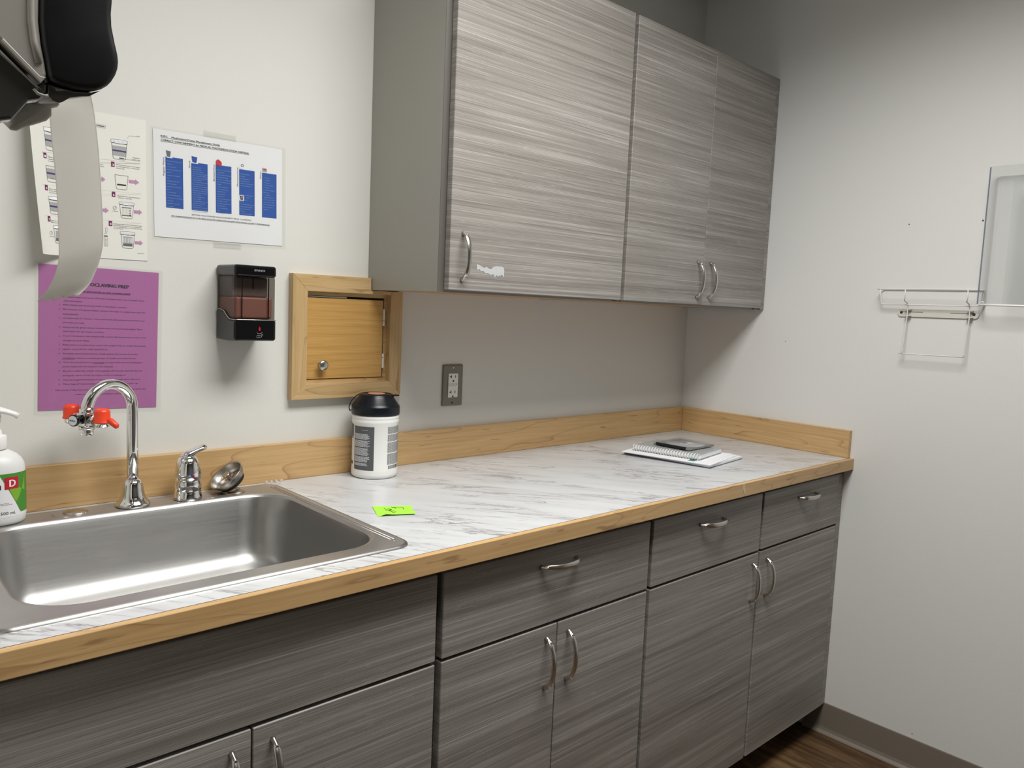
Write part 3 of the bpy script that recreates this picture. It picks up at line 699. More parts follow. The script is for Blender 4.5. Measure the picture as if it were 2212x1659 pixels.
# ---- pink instruction sheet
pt = thing('notice', (-1.9928, 0, 1.2465), 'magenta instruction sheet in a clear laminate, behind the gooseneck faucet', 'notice')
PT = (-2.09785, 1.3884); pa = -.0206
pf = sheet_fn(PT, pa, .0012); b = MB(); sheet(b, pf, 0, .2159, 0, .2794, .0004); b.build('paper', 'pink', pt)
b = MB()
T(b, pf, 'AUTOCLAVING PREP', 68, 36.2, 6.6, 89.7, bold=2)
T(b, pf, '(Always wear gloves and take any safety precautions needed)', 58, 48.4, 3.0, 103, bold=1, shear=.15); ln(b, pf, 58, 49.6, 161, 49.4, .5, .0004)
L = [(34.2, '1.', 61), (40.6, 'Separate rinse and scrub off (with bristle brush) any "yuckies" from', 60.8, 148), (41.5, 'instrument(s).', 68.5, 33.5),
 (34.1, '2.', 76), (40.5, 'After rinsing instruments put them in the plastic container.', 76, 116), (34.1, '3.', 85), (40.6, 'Fill container with green cleaner solution (enough to roughly just cover the', 84.8, 150.3), (40.7, 'instruments)', 93.9, 27),
 (34.1, '4.', 102), (40.7, 'Let them soak for at least 1 hour, and scrub with solution and bristle brush', 101.6, 148.9), (40.8, 'pre and post soak.', 110.2, 37),
 (34.1, '5.', 119.5), (40.9, 'Dump out the green cleaner solution and rinse instruments lightly. Place', 119.3, 144.5), (41, 'them back into the empty container.', 127.2, 73),
 (34.1, '6.', 136.5), (41.1, 'Cover instruments with surgical milk (1-part milk 4-parts warm water), only', 136, 152.5), (41.1, 'enough to cover them.', 144.8, 46.5),
 (34.1, '7.', 153.5), (40.4, 'Shake them around/let them soak in the surgical milk for at least 30 seconds', 153.3, 152.9), (34.1, '8.', 162), (40.5, 'Lightly rinse off the milk (LIGHTLY).', 161.7, 81),
 (34.1, '9.', 171), (40.6, 'And place open instrument onto chucks pad on the counter to air dry', 170.4, 137), (40.6, 'completely without overlapping them. (I usually wait a few hours)', 179, 132.9),
 (34.1, '10.', 187.5), (42, 'Once the instruments are completely dry place them into the sterilization', 187.4, 144.5), (40.8, 'pouch along with the indicator strip and seal.', 195.8, 91),
 (34.1, '11.', 204), (42, 'Be sure to label the outside of the package with the the date (the day it is', 204.3, 144.8), (40.9, 'packaged), name of tool, and name of clinic it belongs to.', 213, 115),
 (34.1, '12.', 221.5), (42, 'Place packaged instruments in the bag with the right clinic info on it.', 221.7, 141.4), (34.1, '13.', 230), (42, 'Place bag of instruments in the bin for courier to pick up.', 230, 137.9)]
for l in L:
    if len(l) == 3: T(b, pf, l[1], l[0], l[2], 2.7)
    else: T(b, pf, l[1], l[0], l[2], 2.8, l[3])
T(b, pf, 'Call courier if they have not been called because they do not come up every day', 28.1, 241.8, 3.0, 165.8, shear=.2)
T(b, pf, 'unless we call, there is something to pick up', 64.3, 250.5, 3.0, 84, shear=.2)
ln(b, pf, 40.6, 180.2, 62, 180.2, .4, .0004); ln(b, pf, 95, 188.6, 116, 188.6, .4, .0004)
b.build('lettering', 'inkp', pt)
pff = sheet_fn(PT, pa, .0026, lambda s, t: (s, .0022*math.exp(-((t-.268)/.02)**2)*(1+math.sin(s*90))*.6+.0012*math.exp(-((t-.205)/.012)**2-((s-.095)/.02)**2)))
b = MB(); sheet(b, pff, -.007, .2237, -.005, .2866, .0003, 46, 60); b.build('laminate_film', 'film', pt)

# ---- cup test chart, left edge curling off the wall
ch = thing('poster', (-2.015, 0, 1.55), 'glossy cream test-procedure poster with drawings of cups, its left edge curling forward', 'poster')
def bend(s, t):
    Lc = .088; c = .030+.020*max(0, min(1, (t-.05)/.227))
    if s >= Lc: return s, 0
    w_ = (Lc-s)/Lc; return s+(2/3)*(c*c/Lc)*w_**3, c*w_*w_
CT = (-2.1224, 1.6846); cf = sheet_fn(CT, .0083, .0014, bend)
b = MB(); sheet(b, cf, .0, .2159, .0, .2794, .0006, 40, 6); b.build('paper', 'paperw', ch)
b = MB()
def outline(pts, wdt=.5):
    for a, c in zip(pts, pts[1:]+pts[:1]): ln(b, cf, *a, *c, wdt, .0004, 'ink')
def sub(x0, x1, n): return [x0+(x1-x0)*i/n for i in range(n+1)]
def cup(s, t, w_, h, lid=True, band=True, kind=0):
    """specimen cup drawing, top-left (s,t)"""
    lt = t+(h*.2 if lid else 0)
    if lid:
        q4(b, cf, [(s-1, t+1), (s+w_*.5, t), (s+w_+1, t+1), (s+w_+1, lt-1), (s+w_*.5, lt+.5), (s-1, lt-1)], .0003, 'wink')
        outline([(s-1, t+1), (s+w_*.5, t), (s+w_+1, t+1), (s+w_+1, lt-1), (s+w_*.5, lt+.5), (s-1, lt-1)])
        for x in sub(s+1, s+w_-1, 11): ln(b, cf, x, t+2.5, x, lt-1.5, .3, .0004, 'dgry')
    O_ = [(s, lt), (s+w_, lt), (s+w_-2.5, t+h-2), (s+w_-5, t+h), (s+5, t+h), (s+2.5, t+h-2)]
    outline(O_)
    if kind == 0:
        y0, y1 = lt+(t+h-lt)*.16, lt+(t+h-lt)*.78
        if band:
            q4(b, cf, [(s+.8, y0), (s+w_-.8, y0), (s+w_-2, y1), (s+2, y1)], .0003, 'gry'); ym = (y0+y1)/2
            q4(b, cf, [(s+1.2, ym-1.8), (s+w_-1.2, ym-1.4), (s+w_-1.4, ym+1.6), (s+1.4, ym+1.2)], .00035, 'violet')
    elif kind == 1:
        rect(b, cf, s+4, t+h*.62, s+w_-4, t+h*.72, .0004, 'ink')
    elif kind == 2:
        rect(b, cf, s+4, lt+4, s+w_-4, lt+5.5, .0004, 'dgry'); rect(b, cf, s+4, t+h-6.5, s+w_-4, t+h-4.5, .0004, 'dgry')
        for x in sub(s+5, s+w_*.6, 4): ln(b, cf, x, lt+6, x, t+h-7.5, .3, .0004, 'gry')
        for k in range(4): rect(b, cf, s+w_*.7, lt+8+k*3.2, s+w_*.78, lt+9.6+k*3.2, .0004, 'ink')
    else:
        rect(b, cf, s+4, lt+3.5, s+w_-4, t+h-4, .0003, 'gry'); rect(b, cf, s+4, t+h-9, s+w_-4, t+h-4, .00035, 'dgry')
        for x in sub(s+5.5, s+w_-5.5, 5): rect(b, cf, x-.5, lt+6, x+.5, t+h-11, .0004, 'wink')
def badge(n, s, t):
    rect(b, cf, s, t, s+6.3, t+10, .0004, 'maroon'); T(b, cf, n, s+1.9, t+8.2, 4.4, 2.6, 'wink', .0005, bold=1)
def arrow(s, t, w_=19.5):
    q4(b, cf, [(s, t-3), (s+w_*.62, t-3), (s+w_*.62, t-5.5), (s+w_, t), (s+w_*.62, t+5.5), (s+w_*.62, t+3), (s, t+3)], .0004, 'mauve')
rect(b, cf, 125, 22.5, 141, 28.6, .0002, 'ink'); rect(b, cf, 125.4, 22.9, 140.6, 28.2, .00028, 'paperw'); rect(b, cf, 126, 24.4, 139.3, 26.6, .0004, 'dgry')
ln(b, cf, 24, 93.3, 204, 87, .35, .0004, 'gry'); ln(b, cf, 24, 92.3, 204, 86.5, .35, .0003, 'gry')
for y0, y1 in ((152, 146.3), (208, 204.4)): ln(b, cf, 22, y0, 204.5, y1, .35, .0004, 'gry')
cup(151.5, 46, 28, 38); ln(b, cf, 179.7, 42, 184, 35.5, .3, .0004, 'ink'); ln(b, cf, 184, 35.5, 198, 34.2, .3, .0004, 'ink')
T(b, cf, 'Lid', 198.3, 34.8, 2.2, 5, 'ink'); T(b, cf, 'Temperature', 189.5, 77.5, 2.0, 14.5, 'ink'); T(b, cf, 'indicator strip', 188.5, 81.2, 2.0, 15.5, 'ink'); ln(b, cf, 173, 82, 204, 82.2, .3, .0004, 'ink')
rect(b, cf, 165, 80.5, 174, 82, .0004, 'ink')
cup(31.5, 45, 28, 42); cup(93, 52, 28, 36)
badge('1', 27.7, 92.8); badge('2', 92, 92.5); badge('3', 150, 90)
T(b, cf, 'Donor provides', 36.3, 100.3, 2.0, 22, 'ink'); T(b, cf, 'if applied, use', 36.3, 103.8, 2.0, 20, 'ink'); T(b, cf, 'to rotate the', 36.3, 107.2, 2.0, 18, 'ink')
T(b, cf, 'for 3 minutes,', 112, 99.5, 2.0, 24, 'ink'); T(b, cf, 'until it clicks.', 112, 103, 2.0, 26, 'ink')
for k, l in enumerate(('Check urine temperature at 2-4 minutes', 'by reading green color on temperature', 'indicator strip')): T(b, cf, l, 159.1, 95.4+k*3.4, 2.0, (44.7, 43, 15)[k], 'ink')
cup(31.5, 115.5, 28, 29, False); cup(93, 115, 26, 28, False); arrow(122, 126.5, 17.4); cup(156.5, 114.5, 24.5, 27.5, False, kind=1); arrow(182.1, 124.2)
badge('4', 27.3, 151.3); badge('5', 92, 150.3); badge('6', 150.5, 148)
T(b, cf, 'Donor takes and', 36.5, 158.2, 2.0, 24, 'ink'); T(b, cf, 'Donor should peel', 36.5, 161.6, 2.0, 25, 'ink'); T(b, cf, 'security seal label', 36.5, 165, 2.0, 26, 'ink')
T(b, cf, 'Read adulteration strip pads between', 161.4, 155.8, 2.0, 41.7, 'ink'); T(b, cf, '3 minutes, if applicable', 161.4, 159.2, 2.0, 26, 'ink')
cup(35, 171, 26, 32); cup(96, 171, 24, 32); arrow(127, 185.8, 17.5); cup(164.5, 165.5, 26, 32, kind=2); arrow(191, 183, 15.5)
circ(b, cf, 155.3, 179, 3.4, .0004, 'ink', .5); ln(b, cf, 155.3, 179, 157, 177, .4, .0004, 'ink'); T(b, cf, '3 MINUTES', 150.5, 186.3, 1.5, 11, 'ink')
badge('7', 30.2, 208.2); badge('8', 144, 205.3)
T(b, cf, 'Read test results at', 37.9, 216.2, 2.0, 24, 'ink'); T(b, cf, 'Refer to diagram', 37.9, 219.6, 2.0, 24, 'ink')
for k, l in enumerate(('Positive test results must be confirmed by another', 'test method. Send cup and urine specimen with', 'security seal label intact to a toxicology laboratory', 'for confirmation.')): T(b, cf, l, 152.6, 211+k*3.1, 1.9, (54, 51.5, 54.5, 18)[k], 'ink')
cup(43.5, 223.5, 26, 33, kind=3); cup(166, 223.5, 25.5, 33, kind=3); arrow(191.8, 244.3, 15.5)
circ(b, cf, 36.8, 238.8, 3.4, .0004, 'ink', .5); ln(b, cf, 36.8, 238.8, 38.5, 236.8, .4, .0004, 'ink'); T(b, cf, '5 MINUTES', 32, 246, 1.5, 11, 'ink')
rect(b, cf, 137.6, 219.5, 141.2, 228, .0003, 'ink'); rect(b, cf, 138, 219.9, 140.8, 227.6, .0004, 'paperw'); T(b, cf, 'LOT', 135.5, 231.3, 1.5, 5, 'ink')
rect(b, cf, 135.2, 234.6, 141.6, 255.6, .0003, 'ink'); rect(b, cf, 135.6, 237, 141.2, 255.2, .0004, 'paperw')
for k in range(6): rect(b, cf, 137.4, 239+k*2.7, 139, 240.3+k*2.7, .0005, 'ink')
T(b, cf, 'REF7350-01', 197.2, 266, 1.5, 12.4, 'ink')
b.build('printing', 'ink', ch)

# ------------------------------------------------------------------ soap dispenser
sd = thing('soap_dispenser', (-1.7165, 0, 1.25), 'black wall soap dispenser with a smoked window half full of pinkish soap', 'soap dispenser')
x0, x1, yf = -1.7625, -1.670, -.1005
b = MB()
b.box(x0, x1, yf, -.0005, 1.3855, 1.4095, .006, 4); b.build('top_cap', 'blk', sd)
b = MB(); pr_ = [(-.0005, 1.249), (-.0005, 1.314), (-.030, 1.3135), (-.045, 1.310), (-.058, 1.302), (-.070, 1.2955), (-.080, 1.2940), (yf, 1.2935), (yf, 1.252), (yf+.004, 1.2495), (-.06, 1.2475)]
b.prism(pr_, x0, x1, 'yz', .006, 3); b.build('lower_housing', 'blk', sd)
b = MB(); b.box(x0+.0015, x1-.0015, yf+.0015, -.001, 1.290, 1.389, .006, 3); b.build('window', 'smoke', sd)
b = MB(); b.box(x0+.006, x1-.006, yf+.008, -.004, 1.2965, 1.342, .004, 2); b.build('soap', 'soap', sd)
b = MB(); b.box(x0+.006, x1-.006, yf+.030, -.004, 1.3422, 1.385, .004, 2)
b.build('tank', 'tank', sd)
b = MB(); b.box(-1.7185, -1.7165, yf+.012, yf+.014, 1.36, 1.385); b.box(-1.746, -1.7445, yf+.004, yf+.006, 1.297, 1.384, mtx=None); b.box(-1.687, -1.6855, yf+.004, yf+.006, 1.297, 1.384); b.build('dip_tube', 'blk', sd)
b = MB(); ty = [(x0-.0004, y, z+.0008) for y, z in ((-.004, 1.314), (-.030, 1.3135), (-.045, 1.310), (-.058, 1.302), (-.070, 1.2955), (-.080, 1.2940), (yf+.006, 1.2935))]
ty += [(x0+.002, yf+.001, 1.2943), (x0+.006, yf-.0004, 1.2943), (x1-.006, yf-.0004, 1.2943), (x1-.001, yf+.002, 1.2943)]
b.tube(ty, .0009, 8); b.build('silver_line', 'nickel', sd)
sfn = lambda s, t_, e=0: (x0+s, yf-.0003-e, 1.4095-t_)
b = MB(); put_text(b, 'SVAVO', .0415, .0125, .0042, .0235, sfn, bold=1); b.build('lettering', 'gry', sd)
b = MB(); b.prism([(x0+.0545, 1.281), (x0+.0525, 1.2755), (x0+.053, 1.2720), (x0+.0545, 1.2705), (x0+.056, 1.2720), (x0+.0565, 1.2755)], yf-.0006, yf-.0001, 'xz'); b.build('drop_symbol', 'dred', sd)
b = MB()
def curve(pts, r=.00035): b.tube([(x0+s, yf-.0002, z) for s, z in pts], r, 6)
curve([(.0485, 1.2675), (.051, 1.2655), (.0545, 1.2650), (.058, 1.2657), (.0605, 1.268)])
curve([(.0475, 1.2595), (.051, 1.2620), (.0545, 1.2615), (.0555, 1.2600), (.052, 1.2592)])
curve([(.0555, 1.2600), (.0605, 1.2635), (.0620, 1.2632), (.0575, 1.2570), (.051, 1.2565), (.0475, 1.2580)]); b.build('hand_symbol', 'gry', sd)

# ------------------------------------------------------------------ access panel
ap = thing('access_panel', (-1.438, 0, 1.254), 'small honey pine access door in a maple frame, under the wall cabinet corner', 'access panel')
ox0, ox1, oz0, oz1 = -1.5918, -1.2858, 1.1064, 1.4018; ix0, ix1, iz0, iz1 = -1.5536, -1.3230, 1.1436, 1.3622
F = [(ox0, oz0), (ox1, oz0), (ox1, oz1), (ox0, oz1)]; I = [(ix0, iz0), (ix1, iz0), (ix1, iz1), (ix0, iz1)]
nx, nz = -1.3815, ZC-.0012
b = MB(); b.prism([F[0], I[0], I[3], F[3]], -.0205, -.0004, 'xz', .0006, 1); b.build('frame_stile', 'mapz', ap)
b = MB(); b.prism([F[1], (ox1, nz), (ix1, nz-.0), (ix1, iz1), I[1]][::-1], -.0205, -.0004, 'xz', .0006, 1); b.build('frame_stile', 'mapz', ap)
b = MB(); b.prism([F[0], F[1], I[1], I[0]], -.0205, -.0004, 'xz', .0006, 1); b.build('frame_rail', 'mapf', ap)
b = MB(); b.prism([I[3], (ix1-.0004, iz1), (ix1-.0004, nz), (nx, nz), (nx, oz1), F[3]], -.0205, -.0004, 'xz', .0006, 1); b.build('frame_rail', 'mapf', ap)
b = MB(); st_ = .009
b.box(ix0, ix1, -.0035, -.0004, iz1-st_, iz1); b.box(ix0, ix1, -.0035, -.0004, iz0, iz0+st_-.001); b.box(ix1-st_, ix1, -.0035, -.0004, iz0+st_, iz1-st_); b.box(ix0, ix0+st_, -.0035, -.0004, iz0+st_, iz1-st_)
b.build('stop', 'mapf', ap)
b = MB(); b.box(ix0+.001, ix1-.001, -.0008, -.0004, iz0+.001, iz1-.001); b.build('gap', 'dkhole', ap)
b = MB(); b.box(ix0+.001, -1.44, -.0030, -.0012, 1.3492, 1.3520); b.build('weatherstrip', 'white', ap)
b = MB(); b.box(-1.5512, -1.3360, -.0065, -.0010, 1.1532, 1.3478, .0008, 1); dr = b.build('door', 'pine', ap)
kc = Matrix.Translation((-1.511, -.0064, 1.187)) @ Matrix.Rotation(PI/2, 4, 'X')
b = MB(); b.lathe([(.0075, 0), (.0065, .0015), (.005, .005), (.0055, .010), (.0115, .0135), (.0125, .016), (.0118, .0185), (.008, .0203), (.0001, .021)], segs=36, mtx=kc); b.build('knob', 'nickel', dr)
for z0, z1, zm in ((1.2835, 1.3260, 1.297), (1.1755, 1.2125, 1.2025)):
    b = MB(); b.box(-1.3358, -1.3318, -.0095, -.0036, z0, zm-.0004, .0012, 2); b.box(-1.3358, -1.3318, -.0095, -.0036, zm+.0004, z1, .0012, 2); b.build('hinge', 'white', ap)

# ------------------------------------------------------------------ wall outlet
ol = thing('wall_outlet', (-1.101, 0, 1.1224), 'twin wall outlet with a stainless cover plate above the backsplash', 'outlet')
a0, a1, c0_, c1 = -1.136, -1.0655, 1.0648, 1.1795
b = MB(); b.box(a0, a1, -.0048, -.0003, c0_, c1, .003, 2); b.build('cover_plate', brushed('outlet_plate', (.20, .19, .165), .38, (3, 3, 90), .02), ol)
b = MB(); b.box(-1.1175, -1.0835, -.0066, -.0049, 1.0888, 1.1556, .0012, 2); rc = b.build('receptacle', 'white', ol)
b = MB(); y0_, y1_ = -.0069, -.0066
for zc in (1.1465, 1.1035):
    b.box(-1.1085, -1.1065, y0_, y1_, zc-.0040, zc+.0045); b.box(-1.1135, -1.1085, y0_, y1_, zc-.0010, zc+.0012); b.box(-1.0945, -1.0925, y0_, y1_, zc-.0035, zc+.0042)
    b.lathe([(.0027, 0), (.0027, .0003)], segs=14, mtx=Matrix.Translation((-1.1005, -.0066, zc-.0120)) @ Matrix.Rotation(PI/2, 4, 'X'))
b.box(-1.0895, -1.0883, y0_, y1_, 1.1225, 1.1280); b.build('slots', 'dkhole', rc)
b = MB(); b.box(-1.1170, -1.0915, -.0072, -.0066, 1.1200, 1.1285, .0003, 1); b.build('test_button', 'cream', rc)
for zc, mt in ((1.1712, 'nickel'), (1.0735, 'dkhole')):
    b = MB(); b.lathe([(.0026, 0), (.0022, .0009)], segs=16, mtx=Matrix.Translation((-1.1008, -.0047, zc)) @ Matrix.Rotation(PI/2, 4, 'X')); b.build('screw', mt, ol)

# ------------------------------------------------------------------ wipes canister
CX, CY = -1.397, -.0785
cn = thing('wipes_canister', (CX, CY, H), 'white wipes canister with a black lid, in front of the backsplash', 'canister')
b = MB(); b.lathe([(.048, 0), (.053, .0015), (.0560, .006), (.0565, .012), (.0560, .015), (.0566, .018), (.0555, .022), (.0555, .132), (.0572, .136), (.0572, .141), (.0560, .143), (.0572, .146), (.0572, .152), (.053, .156)], (CX, CY, H), 72); b.build('body', 'white', cn)
b = MB(); b.lathe([(.0555, .153), (.0582, .154), (.0588, .157), (.0585, .172), (.0575, .176), (.0545, .178), (.0540, .180), (.0440, .194), (.0430, .197), (.0410, .199), (.0405, .2025), (.0360, .2035), (.0350, .2020), (.0001, .2018)], (CX, CY, H), 72)
b.box(CX+.028, CX+.046, CY-.034, CY-.018, H+.1985, H+.2015, .001, 1); ld = b.build('lid', 'lid', cn)
b = MB(); b.lathe([(.021, .2030), (.021, .2045), (.019, .2050)], (CX-.002, CY-.004, H), 32); b.build('lid_sticker', 'gold', ld)
b = MB(); rl = Vector((-.734, .678, 0)); rc_ = Vector((CX, CY, 0))
b.tube([rc_+rl*.0585+Vector((0, 0, H+.160)), rc_+rl*.064+Vector((0, 0, H+.159)), rc_+rl*.066+Vector((0, 0, H+.167)), rc_+rl*.061+Vector((0, 0, H+.182)), rc_+rl*.050+Vector((0, 0, H+.195)), rc_+rl*.040+Vector((0, 0, H+.201))], [.002, .0018, .0013, .001, .001, .0015], 8, cap=True); b.build('strap', 'lid', ld)
def cyl_fn(cx, cy, r, z0, phi0):
    """s = arc length from the direction phi0 (metres), t = height above z0 downwards negative"""
    return lambda s, t, e=0: (cx+(r+e)*math.cos(phi0+s/r), cy+(r+e)*math.sin(phi0+s/r), z0-t)
P0 = math.radians(-122.9); cfn = cyl_fn(CX, CY, .0556, H+.130, P0)
deg = lambda a, r=.0556: math.radians(a)*r
def patch(mb, fn, s0, s1, t0, t1, e, m=None, n=16):
    sheet(mb, fn, s0, s1, t0, t1, .0002, n, 1, m, front=e)
b = MB(); patch(b, cfn, deg(-60), deg(-2), .002, .108, .0003); b.build('grey_label', 'slate', cn)
b = MB(); rnd = random.Random(3)
T(b, lambda s, t_, e=0: cfn(s, t_, e), 'DISPOSABLE WIPE', deg(-35)*1000, 11.5, 1.4, 16)
for k in range(34):
    if k in (6, 14, 23, 30): continue
    t_ = .020+k*.0023; e_ = -60+4+rnd.uniform(36, 44); a = -57
    while a < e_:
        q_ = min(e_, a+rnd.uniform(2.5, 7)); patch(b, cfn, deg(a), deg(q_), t_, t_+.0010, .0006, n=2); a = q_+.9
b.build('label_lettering', 'wink', cn)
b = MB()
for k in range(44):
    if k in (8, 17, 30): continue
    t_ = .003+k*.0021; e_ = 85; a = 33
    while a < e_:
        q_ = min(e_, a+rnd.uniform(2.5, 8)); patch(b, cfn, deg(a), deg(q_), t_, t_+.0009, .0004, n=2); a = q_+1
b.build('fine_print', 'dgry', cn); b = MB()
a = 36
while a < 78: patch(b, cfn, deg(a), deg(a+.8+rnd.random()*.8), .097, .1055, .0004, n=1); a += 2.6
b.build('barcode', 'dgry', cn); b = MB()
for t0, t1, a0_, a1_ in ((.0, .030, -90, -66), (.032, .034, -85, -66), (.090, .098, -85, -68)): b = MB(); patch(b, cfn, deg(a0_), deg(a1_), t0, t1, .0004, n=6); b.build('black_printing', 'dgry', cn)

# ------------------------------------------------------------------ pump bottle
BX, BY = -2.1835, -.0775
bt = thing('pump_bottle', (BX, BY, ZD), 'white pump soap bottle with a green label, on the sink deck', 'bottle')
b = MB(); b.lathe([(.030, 0), (.0385, .0015), (.0420, .006), (.0430, .014), (.0430, .098), (.0415, .108), (.0370, .117), (.0300, .1245), (.0210, .130), (.0150, .133), (.0135, .135)], (BX, BY, ZD-.0003), 64, sy=.82); b.build('body', 'milky', bt)
b = MB(); b.lathe([(.0155, .134), (.0160, .135), (.0155, .157), (.0145, .158), (.0085, .160), (.0080, .167), (.006, .168), (.006, .172)], (BX, BY, ZD), 36); b.build('collar', 'white', bt)
b = MB(); b.lathe([(.0045, .170), (.0045, .180), (.0075, .181), (.0075, .194), (.006, .196)], (BX, BY, ZD), 28)
b.tube([(BX-.012, BY, ZD+.203), (BX, BY-.001, ZD+.204), (BX+.014, BY-.006, ZD+.201), (BX+.026, BY-.010, ZD+.196), (BX+.032, BY-.012, ZD+.192)], [.010, .013, .010, .006, .0055], 14, flat=[(.5, 1), (.55, 1), (.5, .9), (.8, .8), (1, 1)], up=(0, 0, 1)); b.build('pump_head', 'white', bt)
bp0 = math.radians(-98.98)
def bfn(s, t, e=0):
    a = bp0+s/.0430; return (BX+(.0430+e)*math.cos(a), BY+(.0430*.82+e)*math.sin(a), ZD+.098-t)
B_ = lambda a: math.radians(a)*.0430
b = MB(); patch(b, bfn, B_(-80), B_(88), .004, .082, .0003, n=40); b.build('label', plain('white_label', (.80, .80, .82), .35), bt)
b = MB()
n = 24
for k in range(n):       # green field right of a diagonal
    a0_ = 6+82*k/n; a1_ = 6+82*(k+1)/n
    y0, y1 = .004+.0, .004
    lo0 = .006+min(.070, (a0_-6)/46*.070); lo1 = .006+min(.070, (a1_-6)/46*.070)
    b.poly([bfn(B_(a0_), .004, .0007), bfn(B_(a1_), .004, .0007), bfn(B_(a1_), lo1, .0007), bfn(B_(a0_), lo0, .0007)], 'green')
for k in range(14):      # lighter swoosh
    a0_ = 26+3*k; a1_ = a0_+3
    f_ = lambda a: (.010+(a-26)*.0004, min(.006+(a-6)/46*.070-.001, .062-(a-26)**2*.00003))
    p0, p1 = f_(a0_), f_(a1_)
    b.poly([bfn(B_(a0_), p0[0]+.012, .0009), bfn(B_(a1_), p1[0]+.012, .0009), bfn(B_(a1_), p1[1], .0009), bfn(B_(a0_), p0[1], .0009)], 'lgreen')
b.build('green_field', 'green', bt)
b = MB(); patch(b, bfn, B_(15.5), B_(46.5), .0105, .0315, .0012, n=8); patch(b, bfn, B_(16.6), B_(45.2), .0113, .0307, .0014, 'dred', 8); b.mats[0] = 'dred' if not b.mats else b.mats[0]
b.build('red_square', 'dred', bt)
b = MB(); put_text(b, 'D', B_(24.5), .0275, .0130, .0098, lambda s, t_, e: bfn(s, t_, .0017+e), bold=1); b.build('white_letter', 'wink', bt)
b = MB()
def W(body, a, t_, cap, wd=None, bold=0): put_text(b, body, B_(a), t_, cap, wd, lambda s, q_, e: bfn(s, q_, .0007+e), bold=bold)
W('stanhexid', -62, .0315, .0085, .052, 1); W('(chlorhexidine antiseptic)', -50, .042, .0016, .040); W('antimicrobial skin cleanser', -50, .050, .0016, .042); W('for oral use. Wash off', -50, .0545, .0015, .040); W('Use as directed on floor', -30, .0575, .0014, .041, 1); W('or skin cleanse', -22, .0598, .0014, .040, 1)
W('500 mL', 6.5, .0770, .0055, .0245)
b.poly([bfn(B_(-1)+.0022*math.cos(2*PI*k/16), .0745+.0016*math.sin(2*PI*k/16), .0008) for k in range(16)]); b.build('lettering', 'ink', bt)

# ------------------------------------------------------------------ sticky note
nv = [(-1.5655, -.3356), (-1.4937, -.3736), (-1.5267, -.4350), (-1.5970, -.4060)]
tl, tr, br_, bl = [Vector((*p, 0)) for p in nv]
def nfn(s, t, e=0):
    p = tl.lerp(tr, s).lerp(bl.lerp(br_, s), t); z = .0006+.0050*max(0, t-.35)**1.5*(1-.35*s)+.0035*math.exp(-((s-.22)/.15)**2)*max(0, t-.6)+.004*max(0, .25-s)*max(0, .8-t)
    if s < .2: z -= min(z-.0005, .0045*(.2-s)/.2*max(0, t-.6)/.4)
    return (p.x, p.y, H+z+e)
sn = thing('sticky_note', (-1.545, -.388, H), 'lime green sticky note lying on the worktop beside the sink', 'sticky note')
b = MB(); sheet(b, lambda s, t_, e: nfn(s, t_, e), 0, 1, 0, 1, .0005, 14, 14, front=.0003); b.build('paper', 'note', sn)
b = MB()
def scr(pts):
    b.tube([nfn(s, t_, .0006) for s, t_ in pts], .00055, 6)
scr([(.27, .22), (.30, .34), (.40, .30), (.44, .38), (.36, .46), (.28, .44)]); scr([(.45, .42), (.36, .52), (.44, .60), (.50, .52)]); scr([(.40, .66), (.44, .74), (.52, .70)])
scr([(.47, .10), (.50, .20), (.62, .16), (.72, .18), (.78, .30), (.74, .42)]); scr([(.47, .12), (.54, .22), (.58, .28)]); b.build('handwriting', 'ink', sn)

# ------------------------------------------------------------------ stack of papers
def frame2(F, ang): return Matrix.Translation((F[0], F[1], 0)) @ Matrix.Rotation(ang, 4, 'Z')
m1 = frame2((-.560, -.4955), math.radians(7.5))
t = thing('booklet', (-.46, -.36, H), 'thick white booklet at the bottom of the paper stack by the corner', 'booklet')
MB().box(0, .222, 0, .282, H+.0004, H+.0016, .0004, 1, m1).build('cover', 'dgry', t)
MB().box(.001, .221, .001, .281, H+.0017, H+.0090, .0008, 2, m1).build('pages', 'paper', t)
m2 = frame2((-.566, -.5020), math.radians(12.0))
t = thing('report', (-.47, -.38, H+.0095), 'loose white report lying askew on the booklet, under the spiral notebook', 'papers')
MB().box(0, .214, .0, .279, H+.0092, H+.0122, .0006, 1, m2).build('pages', 'paper', t)
b = MB(); b.box(.1, .216, .0, .05, H+.0123, H+.0128, mtx=frame2((-.560, -.5), math.radians(16))); b.box(.203, .2148, .03, .19, H+.0123, H+.0131, mtx=m2, m='teal'); b.box(.012, .10, .055, .075, H+.0123, H+.0126, mtx=m2, m='dgry'); b.mats = ['paper', 'teal', 'dgry']
b.build('printed_edge', 'paper', t)
m3 = frame2((-.541, -.4480), math.radians(10.5))
t = thing('spiral_notebook', (-.46, -.35, H+.013), 'spiral-bound white notebook under the disc case', 'notebook')
MB().box(.0, .165, 0, .216, H+.0140, H+.0152, .0004, 1, m3).build('back_cover', 'gry', t)
MB().box(.008, .164, .001, .215, H+.0154, H+.0275, .001, 2, m3).build('pages', 'paper', t)
MB().box(.006, .165, 0, .216, H+.0276, H+.0283, .0003, 1, m3).build('front_cover', clear_mat('clear_cover', (.92, .93, .93), .35, .1, 1.45, (.55, .58, .58)), t)
b = MB()
for k in range(24):
    y = .006+k*.0089; b.tube([m3 @ Vector((.003+.0088*math.cos(a), y+.0006*math.sin(a), H+.0215+.0085*math.sin(a))) for a in [2*PI*i/14 for i in range(14)]], .0011, 6, closed=True)
b.build('spiral_binding', 'white', t)
m4 = frame2((-.520, -.3950), math.radians(2.0))
t = thing('disc_case', (-.45, -.33, H+.030), 'grey disc in a clear jewel case on top of the paper stack', 'disc case')
zc = H+.0305
